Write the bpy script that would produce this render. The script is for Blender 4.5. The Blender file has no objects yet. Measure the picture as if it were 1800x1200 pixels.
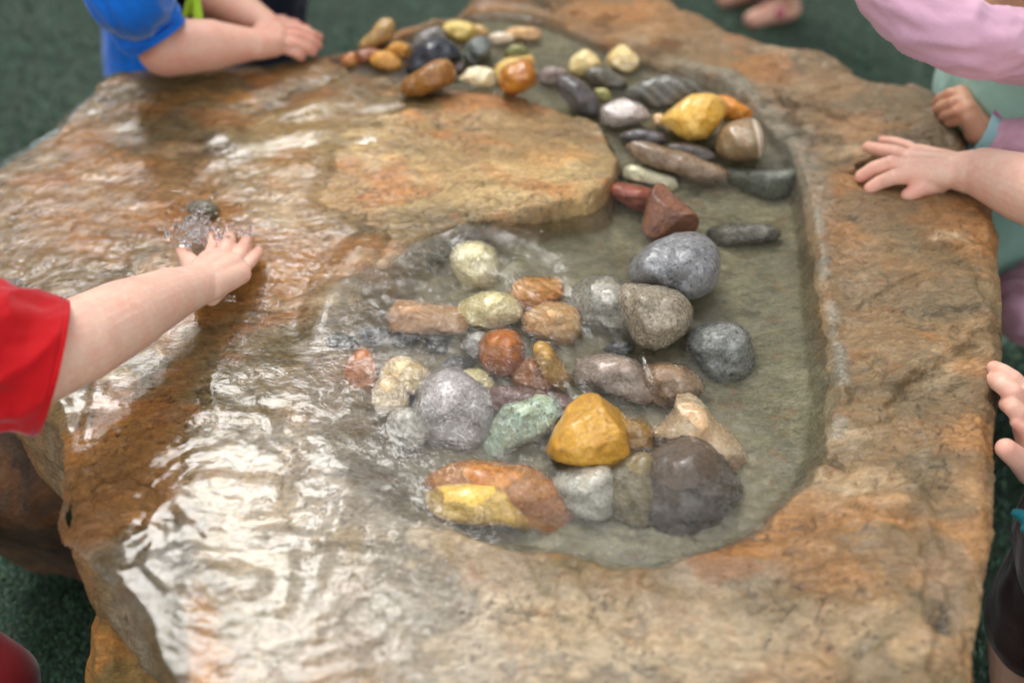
import bpy, bmesh, math, random
import numpy as np
from mathutils import Vector, Matrix, noise as mnoise
R = math.radians
# ------------------------------------------------------------------ camera, sky, sun, exposure
T = 0.45                     # height of the slab's upper face
PITCH = R(42.0); DIST = 1.10; FPX = 2000.0
CAMZ = T + DIST * math.sin(PITCH)
CAMY = 0.0
scene = bpy.context.scene
col = scene.collection
cam_d = bpy.data.cameras.new('camera'); cam = bpy.data.objects.new('camera', cam_d); col.objects.link(cam)
cam.location = (0, CAMY, CAMZ); cam.rotation_euler = (math.pi / 2 - PITCH, 0, 0)
cam_d.sensor_width = 36; cam_d.lens = FPX / 1800 * 36; cam_d.clip_start = .02; cam_d.clip_end = 300
cam_d.dof.use_dof = True; cam_d.dof.focus_distance = 1.085; cam_d.dof.aperture_fstop = 2.2
scene.camera = cam
SUN_EL, SUN_AZ = R(52.0), R(-24.0)          # azimuth measured from +Y towards +X
world = bpy.data.worlds.new('World'); scene.world = world; world.use_nodes = True
wn, wl = world.node_tree.nodes, world.node_tree.links
wn.clear()
wo = wn.new('ShaderNodeOutputWorld'); bg = wn.new('ShaderNodeBackground')
sky = wn.new('ShaderNodeTexSky'); sky.sky_type = 'NISHITA'; sky.sun_disc = False
sky.sun_elevation = SUN_EL; sky.sun_rotation = SUN_AZ
hs = wn.new('ShaderNodeHueSaturation'); hs.inputs['Saturation'].default_value = .22
hs.inputs['Value'].default_value = 1.0
# broken overcast: one bright opening in the cloud ahead and to the left, darker cloud and canopy elsewhere
tc = wn.new('ShaderNodeTexCoord'); cn = wn.new('ShaderNodeTexNoise'); cn.inputs['Scale'].default_value = 7.0
cn.inputs['Detail'].default_value = 6; cn.inputs['Roughness'].default_value = .62
dt = wn.new('ShaderNodeVectorMath'); dt.operation = 'DOT_PRODUCT'; nm_ = wn.new('ShaderNodeVectorMath'); nm_.operation = 'NORMALIZE'
OPEN_EL, OPEN_AZ = R(48), R(-24)
dt.inputs[1].default_value = (math.sin(OPEN_AZ) * math.cos(OPEN_EL), math.cos(OPEN_AZ) * math.cos(OPEN_EL), math.sin(OPEN_EL))
def wm(op, a, b=0.0, c=None):
    x = wn.new('ShaderNodeMath'); x.operation = op
    for i, v in enumerate((a, b) if c is None else (a, b, c)):
        if hasattr(v, 'is_output'): wl.new(v, x.inputs[i])
        else: x.inputs[i].default_value = v
    return x.outputs[0]
def wramp(f, st):
    x = wn.new('ShaderNodeMapRange'); x.interpolation_type = 'SMOOTHSTEP'; wl.new(f, x.inputs[0])
    x.inputs[1].default_value, x.inputs[2].default_value, x.inputs[3].default_value, x.inputs[4].default_value = st; return x.outputs[0]
wl.new(tc.outputs['Generated'], nm_.inputs[0]); wl.new(nm_.outputs[0], cn.inputs['Vector']); wl.new(nm_.outputs[0], dt.inputs[0])
sp_ = wn.new('ShaderNodeSeparateXYZ'); wl.new(nm_.outputs[0], sp_.inputs[0])
jit = wm('MULTIPLY', wm('SUBTRACT', cn.outputs['Fac'], .5), 1.0)
gap = wramp(wm('ADD', dt.outputs['Value'], wm('MULTIPLY', jit, .34)), (.945, .99, 0, 1.4))
dt2 = wn.new('ShaderNodeVectorMath'); dt2.operation = 'DOT_PRODUCT'; wl.new(nm_.outputs[0], dt2.inputs[0])
dt2.inputs[1].default_value = (math.sin(R(16)) * math.cos(R(57)), math.cos(R(16)) * math.cos(R(57)), math.sin(R(57)))
gap = wm('MAXIMUM', gap, wramp(wm('ADD', dt2.outputs['Value'], wm('MULTIPLY', jit, .12)), (.972, .992, 0, 2.0)))
top = wramp(wm('ADD', sp_.outputs['Z'], wm('MULTIPLY', jit, .35)), (.80, .97, 0, 2.3))
back = wramp(wm('ADD', wm('MULTIPLY', sp_.outputs['Y'], -1), jit), (-.15, .45, 0, 1.0))
cloud = wm('ADD', .13, wm('MAXIMUM', gap, wm('MAXIMUM', top, back)))
mx = wn.new('ShaderNodeVectorMath'); mx.operation = 'SCALE'; wl.new(hs.outputs[0], mx.inputs[0]); wl.new(cloud, mx.inputs['Scale'])
wl.new(sky.outputs[0], hs.inputs['Color'])
wl.new(mx.outputs[0], bg.inputs['Color']); wl.new(bg.outputs[0], wo.inputs['Surface'])
bg.inputs['Strength'].default_value = .15
sun_d = bpy.data.lights.new('sun', 'SUN'); sun = bpy.data.objects.new('sun', sun_d); col.objects.link(sun)
sun_d.energy = .45; sun_d.angle = R(14); sun_d.color = (1.0, .965, .92)
sdir = Vector((math.sin(SUN_AZ) * math.cos(SUN_EL), math.cos(SUN_AZ) * math.cos(SUN_EL), math.sin(SUN_EL)))
sun.rotation_euler = sdir.to_track_quat('Z', 'Y').to_euler(); sun.location = (0, 0, 5)
vs = scene.view_settings; vs.view_transform = 'Standard'; vs.look = 'None'; vs.exposure = 1.34; vs.gamma = 1
scene.cycles.max_bounces = 10; scene.cycles.transmission_bounces = 8; scene.cycles.glossy_bounces = 4
scene.cycles.caustics_refractive = True; scene.cycles.caustics_reflective = False
scene.cycles.sample_clamp_indirect = 6; scene.cycles.use_denoising = True
scene.cycles.use_adaptive_sampling = True; scene.cycles.adaptive_threshold = .02

# ------------------------------------------------------------------ helpers
FW = Vector((0, math.cos(PITCH), -math.sin(PITCH))); UP = Vector((0, math.sin(PITCH), math.cos(PITCH))); RT = Vector((1, 0, 0))
CP = Vector((0, CAMY, CAMZ))
def ray(px, py):
    return (RT * ((px - 900) / FPX) + UP * (-(py - 600) / FPX) + FW).normalized()
def P(px, py, z=T):
    """place on the horizontal plane z of a point seen at (px, py) in the photograph"""
    d = ray(px, py); return CP + d * ((z - CP.z) / d.z)
def Pw(px, py, z, zw):
    """the same for a point under the water surface zw (Snell)"""
    if z >= zw: return P(px, py, z)
    d = ray(px, py); p = CP + d * ((zw - CP.z) / d.z)
    n = Vector((0, 0, 1)); e = 1 / 1.33; c = -d.dot(n)
    t = d * e + n * (e * c - math.sqrt(1 - e * e * (1 - c * c)))
    return p + t * ((z - p.z) / t.z)
def to_px(X, Y, Z):
    dy = Y - CAMY; dz = Z - CAMZ
    w = dy * math.cos(PITCH) - dz * math.sin(PITCH); v = dy * math.sin(PITCH) + dz * math.cos(PITCH)
    return 900 + FPX * X / w, 600 - FPX * v / w
def tag(o, label=None, cat=None, group=None, kind=None):
    if label: o['label'] = label
    if cat: o['category'] = cat
    if group: o['group'] = group
    if kind: o['kind'] = kind
    return o
def empty(name, loc):
    o = bpy.data.objects.new(name, None); o.empty_display_size = .05; o.location = loc; col.objects.link(o); return o
def mesh_np(name, V, F, mat=None, parent=None, smooth=True, attrs=None):
    V = np.asarray(V, dtype=np.float32); F = np.asarray(F, dtype=np.int32)
    me = bpy.data.meshes.new(name); me.vertices.add(len(V)); me.vertices.foreach_set('co', V.ravel())
    k = F.shape[1]; me.loops.add(F.size); me.loops.foreach_set('vertex_index', F.ravel())
    me.polygons.add(len(F)); me.polygons.foreach_set('loop_start', np.arange(0, F.size, k, dtype=np.int32))
    try: me.polygons.foreach_set('loop_total', np.full(len(F), k, dtype=np.int32))
    except Exception: pass
    me.update(calc_edges=True); me.validate()
    if smooth: me.polygons.foreach_set('use_smooth', np.ones(len(me.polygons), dtype=bool))
    for an, arr in (attrs or {}).items():
        if arr.ndim == 2:
            a = me.color_attributes.new(an, 'FLOAT_COLOR', 'POINT')
            a.data.foreach_set('color', np.concatenate([arr, np.ones((len(arr), 1))], 1).astype(np.float32).ravel())
        else:
            a = me.attributes.new(an, 'FLOAT', 'POINT'); a.data.foreach_set('value', arr.astype(np.float32))
    if mat: me.materials.append(mat)
    o = bpy.data.objects.new(name, me); col.objects.link(o)
    if parent: o.parent = parent; o.matrix_parent_inverse = parent.matrix_world.inverted() if False else Matrix.Translation(-parent.location)
    return o
def _h(ix, iy, s):
    h = (ix.astype(np.int64) * 374761393 + iy.astype(np.int64) * 668265263 + s * 974634777) & 0xffffffff
    h = ((h ^ (h >> 13)) * 1274126177) & 0xffffffff
    return ((h ^ (h >> 16)) & 0xffff) / 65535.0
def gn(x, y, s=0):
    """2-D gradient noise, about -1..1"""
    ix = np.floor(x); iy = np.floor(y); fx = x - ix; fy = y - iy
    u = fx * fx * fx * (fx * (fx * 6 - 15) + 10); v = fy * fy * fy * (fy * (fy * 6 - 15) + 10)
    def g(dx, dy):
        a = _h(ix + dx, iy + dy, s) * 6.2831853; return np.cos(a) * (fx - dx) + np.sin(a) * (fy - dy)
    a = g(0, 0); b = g(1, 0); c = g(0, 1); d = g(1, 1)
    return (a + (b - a) * u + (c - a) * v + (a - b - c + d) * u * v) * 1.5
def fbm(x, y, o=4, s=0, g=.5):
    r = 0; a = 1; t = 0
    for k in range(o):
        r = r + a * gn(x * 2 ** k, y * 2 ** k, s + k * 17); t += a; a *= g
    return r / t * 1.3
def ss(a, b, x):
    t = np.clip((x - a) / (b - a), 0, 1); return t * t * (3 - 2 * t)
def sdpoly(X, Y, pts, closed=True):
    """signed distance (inside positive), nearest point"""
    n = len(pts); best = np.full(X.shape, 1e9); bx = np.zeros_like(X); by = np.zeros_like(X); ins = np.zeros(X.shape, bool)
    for i in range(n if closed else n - 1):
        x0, y0 = pts[i]; x1, y1 = pts[(i + 1) % n]; ex, ey = x1 - x0, y1 - y0
        t = np.clip(((X - x0) * ex + (Y - y0) * ey) / (ex * ex + ey * ey + 1e-12), 0, 1)
        qx = x0 + t * ex; qy = y0 + t * ey; d = (X - qx) ** 2 + (Y - qy) ** 2; m = d < best
        best = np.where(m, d, best); bx = np.where(m, qx, bx); by = np.where(m, qy, by)
        if closed and y0 != y1:
            c = ((y0 > Y) != (y1 > Y)) & (X < (x1 - x0) * (Y - y0) / (y1 - y0) + x0); ins ^= c
    d = np.sqrt(best); return (np.where(ins, d, -d) if closed else d), bx, by
def spline(pts, n=4, closed=True):
    p = [np.array(q, float) for q in pts]; N = len(p); out = []
    for i in range(N if closed else N - 1):
        a, b, c, d = (p[(i - 1) % N] if closed or i > 0 else p[i]), p[i], p[(i + 1) % N], (p[(i + 2) % N] if closed or i + 2 < N else p[i + 1])
        for k in range(n):
            t = k / n; out.append(.5 * (2 * b + (c - a) * t + (2 * a - 5 * b + 4 * c - d) * t * t + (3 * b - a - 3 * c + d) * t ** 3))
    if not closed: out.append(p[-1])
    return out

# ------------------------------------------------------------------ materials
class NT:
    def __init__(s, name):
        s.m = bpy.data.materials.new(name); s.m.use_nodes = True; s.n = s.m.node_tree.nodes; s.l = s.m.node_tree.links
        s.n.clear(); s.out = s.n.new('ShaderNodeOutputMaterial')
    def node(s, t, **kw):
        x = s.n.new('ShaderNode' + t)
        for k, v in kw.items():
            if k.startswith('i_'): x.inputs[k[2:].replace('_', ' ')].default_value = v
            else: setattr(x, k, v)
        return x
    def link(s, a, b): s.l.new(a, b)
    def noise(s, vec, scale, detail=4, rough=.55, dist=0):
        x = s.node('TexNoise'); x.inputs['Scale'].default_value = scale; x.inputs['Detail'].default_value = detail
        x.inputs['Roughness'].default_value = rough; x.inputs['Distortion'].default_value = dist
        s.link(vec, x.inputs['Vector']); return x.outputs['Fac']
    def ramp(s, fac, stops):
        x = s.node('ValToRGB'); e = x.color_ramp.elements
        while len(e) < len(stops): e.new(.5)
        for k, (p, c) in enumerate(stops):
            e[k].position = p; e[k].color = (c[0], c[1], c[2], 1) if not isinstance(c, (int, float)) else (c, c, c, 1)
        s.link(fac, x.inputs['Fac']); return x.outputs['Color']
    def mix(s, a, b, fac=1.0, mode='MIX'):
        x = s.node('Mix', data_type='RGBA', blend_type=mode)
        for v, i in ((fac, 0), (a, 6), (b, 7)):
            if hasattr(v, 'is_output'): s.link(v, x.inputs[i])
            elif i == 0: x.inputs[0].default_value = v
            else: x.inputs[i].default_value = (v[0], v[1], v[2], 1)
        return x.outputs[2]
    def math(s, op, a, b=0.0):
        x = s.node('Math', operation=op)
        for v, i in ((a, 0), (b, 1)):
            if hasattr(v, 'is_output'): s.link(v, x.inputs[i])
            else: x.inputs[i].default_value = v
        return x.outputs[0]
    def bump(s, h, strength, dist, prev=None):
        x = s.node('Bump'); x.inputs['Strength'].default_value = strength; x.inputs['Distance'].default_value = dist
        s.link(h, x.inputs['Height'])
        if prev: s.link(prev, x.inputs['Normal'])
        return x.outputs['Normal']
    def finish(s, bsdf): s.link(bsdf.outputs[0], s.out.inputs['Surface']); return s.m
def pset(b, **kw):
    for k, v in kw.items():
        b.inputs[k.replace('_', ' ')].default_value = v

def rock_material(name='weathered_rock', attr=True, c=(.2, .13, .07)):
    t = NT(name); tc = t.node('TexCoord').outputs['Object']; b = t.node('BsdfPrincipled')
    if attr:
        at = t.node('Attribute', attribute_name='pigment').outputs['Color']; wet = t.node('Attribute', attribute_name='wet').outputs['Fac']
    else:
        n0 = t.noise(tc, 14, 5, .6, .6)
        at = t.ramp(n0, [(.3, (c[0] * .4, c[1] * .38, c[2] * .36)), (.5, c), (.62, (c[0] * 1.7, c[1] * 1.15, c[2] * .7)), (.75, (c[0] * 1.7, c[1] * 1.9, c[2] * 2.2))])
        wet = None
    mp = t.node('Mapping'); mp.inputs['Scale'].default_value = (1, 1.8, 2.2); mp.inputs['Rotation'].default_value = (0, 0, R(12)); t.link(tc, mp.inputs['Vector'])
    n1 = t.noise(mp.outputs[0], 55, 6, .65, .8); n2 = t.noise(tc, 420, 4, .7); n3 = t.noise(mp.outputs[0], 150, 5, .7, .5)
    c1 = t.mix(at, t.ramp(n1, [(.30, .55), (.47, .92), (.53, 1.05), (.70, 1.45)]), .75, 'MULTIPLY')
    c2 = t.mix(c1, t.ramp(n3, [(.30, .6), (.5, 1.0), (.70, 1.4)]), .6, 'MULTIPLY')
    c3 = t.mix(c2, t.ramp(n2, [(.32, .5), (.5, 1), (.7, 1.45)]), .35, 'MULTIPLY')
    rust = t.ramp(t.noise(tc, 38, 5, .6, 1.2), [(.56, 0), (.68, 1)])
    c4 = t.mix(c3, (.36, .13, .035), t.math('MULTIPLY', rust, .35))
    vo = t.node('TexVoronoi', feature='F1'); vo.inputs['Scale'].default_value = 330; t.link(mp.outputs[0], vo.inputs['Vector'])
    fl = t.ramp(vo.outputs['Distance'], [(.05, 1), (.2, 0)])
    flm = t.math('MULTIPLY', fl, t.ramp(t.noise(tc, 25, 3), [(.52, 0), (.66, .5)]))
    c5 = t.mix(c4, (.62, .54, .43), flm)
    t.link(c5, b.inputs['Base Color'])
    nb = t.bump(t.noise(mp.outputs[0], 42, 7, .66, .6), .75, .007)
    nb = t.bump(n3, .9, .0028, nb); nb = t.bump(n2, .7, .0008, nb)
    t.link(nb, b.inputs['Normal'])
    if attr: t.link(t.math('SUBTRACT', .62, t.math('MULTIPLY', wet, .40)), b.inputs['Roughness'])
    else: pset(b, Roughness=.5)
    b.inputs['Specular IOR Level'].default_value = .4
    if attr:
        t.link(t.math('MULTIPLY', wet, .45), b.inputs['Coat Weight']); pset(b, Coat_Roughness=.08, Coat_IOR=1.33); t.link(t.bump(n1, .35, .003), b.inputs['Coat Normal'])
    return t.finish(b)

def stone_material(name, c1, c2, pat='n', scale=60, rough=.25, coat=.6):
    t = NT(name); tc = t.node('TexCoord').outputs['Object']; b = t.node('BsdfPrincipled')
    n1 = t.noise(tc, scale, 5, .6, .7); col_ = t.mix(c1, c2, t.ramp(n1, [(.38, 0), (.62, 1)]))
    n2 = t.noise(tc, scale * 6, 5, .7)
    col_ = t.mix(col_, t.ramp(n2, [(.3, .62), (.5, 1), (.72, 1.35)]), .7, 'MULTIPLY')
    if 's' in pat:
        vo = t.node('TexVoronoi'); vo.inputs['Scale'].default_value = scale * 7; t.link(tc, vo.inputs['Vector'])
        sp = t.ramp(vo.outputs['Color'], [(.45, 0), (.5, 1)])
        col_ = t.mix(col_, tuple(min(.85, v * 1.9 + .05) for v in c1), t.math('MULTIPLY', t.ramp(t.noise(tc, scale * 4, 4, .75), [(.54, 0), (.62, 1)]), .7))
        col_ = t.mix(col_, tuple(v * .25 for v in c2), t.math('MULTIPLY', t.ramp(t.noise(tc, scale * 5.3, 3, .7), [(.56, 0), (.64, 1)]), .7))
    if 'b' in pat:
        w = t.node('TexWave', wave_type='BANDS', bands_direction='DIAGONAL'); w.inputs['Scale'].default_value = scale * .9; w.inputs['Distortion'].default_value = 3.5
        w.inputs['Detail'].default_value = 3; t.link(tc, w.inputs['Vector'])
        col_ = t.mix(col_, tuple(min(.8, v * 1.7 + .05) for v in c2), t.math('MULTIPLY', t.ramp(w.outputs['Fac'], [(.55, 0), (.85, 1)]), .55))
    if 'v' in pat:
        vo = t.node('TexVoronoi', feature='DISTANCE_TO_EDGE'); vo.inputs['Scale'].default_value = scale * 1.6; t.link(tc, vo.inputs['Vector'])
        col_ = t.mix(col_, tuple(v * .22 for v in c1), t.math('MULTIPLY', t.ramp(vo.outputs['Distance'], [(.0, 1), (.09, 0)]), .6))
    t.link(col_, b.inputs['Base Color'])
    pit = t.ramp(t.noise(tc, scale * 3, 6, .75), [(.30, 0), (.42, 1)]); nb = t.bump(n1, .4, .0026); nb = t.bump(pit, .45, .0009, nb); nb = t.bump(n2, .5, .0008, nb); col_ = t.mix(col_, t.ramp(pit, [(0, .55), (1, 1)]), .6, 'MULTIPLY'); t.link(col_, b.inputs['Base Color'])
    t.link(nb, b.inputs['Normal'])
    t.link(t.math('ADD', rough - .06, t.math('MULTIPLY', n2, .16)), b.inputs['Roughness'])
    pset(b, Coat_Weight=coat * .7, Coat_Roughness=.12, Coat_IOR=1.33); b.inputs['Specular IOR Level'].default_value = .35
    return t.finish(b)

def water_material():
    t = NT('clear_water'); tc = t.node('TexCoord').outputs['Object']
    mp = t.node('Mapping'); mp.inputs['Scale'].default_value = (1, 1.5, 1); mp.inputs['Rotation'].default_value = (0, 0, R(20)); t.link(tc, mp.inputs['Vector'])
    amp = t.node('Attribute', attribute_name='chop').outputs['Fac']
    n1 = t.noise(mp.outputs[0], 95, 3, .5, 1.2); n2 = t.noise(mp.outputs[0], 260, 2, .5, .6)
    h = t.math('MULTIPLY', t.math('ADD', n1, t.math('MULTIPLY', n2, .28)), amp)
    nb = t.bump(h, .8, .0013)
    g = t.node('BsdfRefraction'); g.inputs['IOR'].default_value = 1.33; g.inputs['Roughness'].default_value = 0; g.inputs['Color'].default_value = (.985, .99, .975, 1)
    gl = t.node('BsdfGlossy'); gl.inputs['Roughness'].default_value = .015; gl.inputs['Color'].default_value = (1, 1, 1, 1)
    g = t.node('BsdfGlass'); g.inputs['IOR'].default_value = 1.33; g.inputs['Roughness'].default_value = 0.0; g.inputs['Color'].default_value = (.985, .99, .975, 1)
    t.link(nb, g.inputs['Normal'])
    return t.finish(g)

def skin_material(name, c, red):
    t = NT(name); tc = t.node('TexCoord').outputs['Object']; b = t.node('BsdfPrincipled')
    bl = t.node('Attribute', attribute_name='blush').outputs['Fac']
    n = t.noise(tc, 45, 4, .6); f = t.noise(tc, 900, 2, .5)
    a = t.mix(c, red, t.ramp(n, [(.38, 0), (.66, .6)])); a = t.mix(a, tuple(min(1, v * 1.12) for v in c), t.ramp(t.noise(tc, 130, 3, .6), [(.5, 0), (.7, .5)]))
    a = t.mix(a, red, t.math('MULTIPLY', bl, .75))
    a = t.mix(a, t.ramp(f, [(.3, .9), (.7, 1.08)]), .5, 'MULTIPLY')
    t.link(a, b.inputs['Base Color'])
    t.link(t.bump(t.noise(tc, 700, 3, .6), .35, .0006, t.bump(t.noise(tc, 130, 4, .6), .3, .0016)), b.inputs['Normal'])
    pset(b, Roughness=.46, Subsurface_Weight=.35, Subsurface_Scale=.006)
    b.inputs['Subsurface Radius'].default_value = (1, .35, .2)
    b.inputs['Specular IOR Level'].default_value = .4
    return t.finish(b)

def cloth_material(name, c, c2=None, split=None, weave=1500):
    t = NT(name); tc = t.node('TexCoord').outputs['Object']; b = t.node('BsdfPrincipled')
    n = t.noise(tc, 14, 4, .6); a = t.mix(c, tuple(v * .8 for v in c), t.ramp(n, [(.35, 0), (.7, 1)]))
    t.link(a, b.inputs['Base Color'])
    w = t.noise(tc, weave, 2, .6); k = t.noise(tc, 22, 4, .55, .8)
    nb = t.bump(k, .3, .006); nb = t.bump(w, .4, .0007, nb); t.link(nb, b.inputs['Normal'])
    pset(b, Roughness=.85, Sheen_Weight=.3, Sheen_Roughness=.4); b.inputs['Specular IOR Level'].default_value = .2
    return t.finish(b)
# ------------------------------------------------------------------ ground
def ground():
    t = NT('green_turf'); tc = t.node('TexCoord').outputs['Object']; b = t.node('BsdfPrincipled')
    n1 = t.noise(tc, 3, 5, .6); n2 = t.noise(tc, 110, 4, .75); n3 = t.noise(tc, 260, 3, .7)
    c = t.mix((.014, .034, .016), (.030, .054, .028), t.ramp(n1, [(.35, 0), (.65, 1)]))
    c = t.mix(c, t.ramp(n2, [(.3, .35), (.5, 1), (.7, 1.9)]), .8, 'MULTIPLY')
    t.link(c, b.inputs['Base Color']); t.link(t.bump(n3, .8, .006, t.bump(n2, .8, .008)), b.inputs['Normal']); pset(b, Roughness=.7)
    m = t.finish(b)
    n = 60; xs = np.linspace(-1, 1, n); f = np.sign(xs) * np.abs(xs) ** 2.2 * 60
    X, Y = np.meshgrid(f, f + 1.0); Z = .004 * gn(X * 3, Y * 3, 5)
    i = np.arange(n * n).reshape(n, n); F = np.stack([i[:-1, :-1], i[:-1, 1:], i[1:, 1:], i[1:, :-1]], -1).reshape(-1, 4)
    g = mesh_np('ground', np.stack([X, Y, Z], -1).reshape(-1, 3), F, m); tag(g, kind='structure')
    # curly fibres of the turf
    rng = np.random.default_rng(3)
    def blades(N, x0, x1, y0, y1, L):
        x = rng.uniform(x0, x1, N); y = rng.uniform(y0, y1, N); a = rng.uniform(0, 6.283, N); l = L * rng.uniform(.6, 1.3, N)
        w = .0011 * rng.uniform(.7, 1.4, N) * (L / .012); le = rng.uniform(.25, 1.0, N)
        dx, dy = np.cos(a), np.sin(a); V = np.zeros((N, 5, 3)); 
        for k, (u, hh) in enumerate(((0, 0), (.5, .75))):
            for s_, j in ((-1, 0), (1, 1)):
                V[:, k * 2 + j, 0] = x + dx * l * le * u - dy * w * s_; V[:, k * 2 + j, 1] = y + dy * l * le * u + dx * w * s_; V[:, k * 2 + j, 2] = l * hh
        V[:, 4, 0] = x + dx * l * le * 1.15; V[:, 4, 1] = y + dy * l * le * 1.15; V[:, 4, 2] = l * (.95 - .5 * rng.random(N))
        r = rng.random((N, 1)); tint = np.array([[.030, .085, .046]]) * (.45 + 1.1 * r) + np.array([[.035, .05, .0]]) * (rng.random((N, 1)) > .88)
        return V, np.repeat(tint, 5, 0).reshape(N, 5, 3)
    A = [blades(90000, -.95, -.30, .22, .95, .011), blades(45000, -1.7, 1.6, 1.1, 2.9, .016), blades(12000, .42, .9, .2, 1.5, .013)]
    V = np.concatenate([a[0] for a in A]); C = np.concatenate([a[1] for a in A]); N = len(V)
    V[:, :, 2] -= .003
    b0 = np.arange(N)[:, None] * 5; F = np.concatenate([b0 + np.array([[0, 1, 3]]), b0 + np.array([[0, 3, 2]]), b0 + np.array([[2, 3, 4]])])
    t = NT('turf_fibre'); b = t.node('BsdfPrincipled'); t.link(t.node('Attribute', attribute_name='pigment').outputs['Color'], b.inputs['Base Color']); pset(b, Roughness=.5)
    o = mesh_np('turf', V.reshape(-1, 3), F, t.finish(b), attrs={'pigment': C.reshape(-1, 3)}, smooth=False)
    tag(o, 'short curly green artificial turf fibres on the ground round the rock', 'turf', kind='stuff')
ground()

# ------------------------------------------------------------------ the water table rock
WL = -.012                                     # still water level in the basin, relative to T
OUT = [(195, 112, 0), (300, 104, 0), (400, 96, 0), (470, 97, 0), (560, 78, 0), (600, 73, 0), (640, 72, 0), (692, 42, 0), (745, 28, 0), (800, 18, 0), (835, -30, 0), (900, -130, 0),
       (1080, -150, 0), (1190, -5, 0), (1250, 26, 0), (1335, 66, 0), (1440, 90, 0), (1490, 112, 0), (1530, 138, 0), (1600, 150, 0), (1655, 172, 0), (1690, 215, 0), (1705, 265, 0), (1742, 345, 0), (1752, 420, 0),
       (1760, 500, 0), (1764, 600, 0), (1756, 700, 0), (1750, 780, 0), (1752, 850, 0), (1748, 930, 0), (1733, 1040, 0), (1718, 1130, 0), (1705, 1230, 0), (1640, 1450, 0), (1300, 1560, 0),
       (800, 1580, 0), (480, 1500, 0), (330, 1290, -.07), (275, 1165, -.07), (205, 1075, -.07), (140, 1000, -.055), (108, 935, -.02), (103, 860, -.0), (106, 770, 0), (92, 700, 0), (20, 640, 0), (-60, 560, 0), (-130, 460, 0),
       (-110, 360, 0), (-40, 290, 0), (10, 252, 0), (80, 215, 0), (100, 195, 0), (150, 148, 0)]
BAS = [(575, 84), (640, 78), (700, 50), (780, 32), (850, 8), (960, 24), (1040, 55), (1130, 90), (1220, 122), (1310, 165), (1385, 240), (1420, 310), (1437, 400), (1452, 480), (1472, 600),
       (1478, 700), (1462, 780), (1420, 850), (1340, 920), (1240, 972), (1120, 998), (1000, 985), (900, 968), (800, 940), (690, 900), (600, 850), (530, 770), (500, 680), (510, 600), (555, 520),
       (590, 470), (680, 432), (760, 402), (850, 380), (930, 378), (1000, 366), (1055, 340), (1078, 300), (1072, 250), (1048, 215), (985, 190), (900, 163), (800, 152), (740, 146), (680, 132), (600, 112)]
CREST = [(95, 905), (150, 925), (205, 940), (262, 985), (310, 1035), (320, 1120), (322, 1210), (360, 1330), (520, 1560)]
def wp(l, z=0): return [tuple(P(a, b, T + z).xy) for a, b in l]
OUTw = spline([tuple(P(a, b, T + z).xy) for a, b, z in OUT], 4)
BASw = spline(wp(BAS), 4)
STEP = .0021
gx = np.arange(-.98, .66, STEP); gy = np.arange(.12, 2.02, STEP)
GX, GY = np.meshgrid(gx, gy)
PX, PY = to_px(GX, GY, T)
sdO, ox, oy = sdpoly(GX, GY, OUTw); sdB, _, _ = sdpoly(GX, GY, BASw)
jag = fbm(GX * 28, GY * 28, 4, 7)
sdO = sdO + .004 * jag
wx = GX + .02 * fbm(GX * 9, GY * 9, 3, 31); wy = GY + .02 * fbm(GX * 9, GY * 9, 3, 47)
# broad levels
left = ss(820, 300, PX); low = ss(800, 1250, PY)
ledge = ss(.0, .05, -sdB) * ss(1100, 900, PX) * ss(420, 360, PY) * ss(120, 170, PY)
leftlow = ss(640, 480, PX) * ss(380, 520, PY)
h0 = -.004 - .015 * left * (1 - .5 * ss(420, 200, PY)) - .010 * leftlow - .012 * ss(300, 90, PX) - .008 * low
h0 = h0 + .007 * ss(1475, 1560, PX) + .006 * ledge * ss(600, 950, PX) + .006 * ss(1250, 1400, PX) * ss(200, 60, PY)
h0 = h0 - .012 * ss(820, 560, PX) * ss(120, 60, PY)
# lip between the basin and the flooded left apron stays just under the water
lip = ss(720, 560, PX) * ss(390, 440, PY) * ss(930, 840, PY)
# basin and channel
wall = .015 + .012 * ss(1380, 1440, PX) + .075 * ss(860, 600, PX) * ss(385, 440, PY) + .02 * ss(800, 960, PY) + .010 * ss(1150, 900, PY * 0 + PX) * ss(800, 900, PY)
sdBn = sdB + ss(680, 760, PX) * ss(1110, 1080, PX) * ss(240, 280, PY) * ss(430, 400, PY) * (.008 * fbm(GX * 17, GY * 17, 3, 13)) + .0035 * fbm(GX * 40, GY * 40, 3, 3) + .004 * fbm(GX * 14, GY * 14, 2, 9)
prof = ss(0, 1, sdBn / wall)
floor_d = .048 - .024 * ss(330, 200, PY) - .015 * ss(1300, 1470, PX) * ss(300, 380, PY) - .016 * ss(760, 600, PX) * ss(400, 450, PY)
# steep faceted drop just inside the bottom rim and the right wall
h = h0 - floor_d * prof
# layered relief: terraces with broken edges
n1 = fbm(wx * 3.2, wy * 5.5, 4, 100)
ter = n1 * 3.2; tf = np.floor(ter); tr = ter - tf; tstep = (tf + ss(.42, .58, tr)) / 3.2
dry = 1 - prof
lay = .0105 * tstep + .003 * n1
n2 = fbm(wx * 11, wy * 22, 5, 200); t2 = n2 * 3; t2 = (np.floor(t2) + ss(.35, .65, t2 - np.floor(t2))) / 3
rough_w = (.35 + .65 * dry) * (1 - .45 * leftlow)
h = h + lay * (.25 + .75 * dry) * (1 - .5 * leftlow) * (1 - .45 * ss(700, 500, PX)) * (1 - .6 * ss(900, 700, PX) * ss(440, 400, PY)) + .0042 * t2 * rough_w + .0014 * fbm(GX * 60, GY * 90, 4, 300) * (.4 + .6 * dry)
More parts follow.
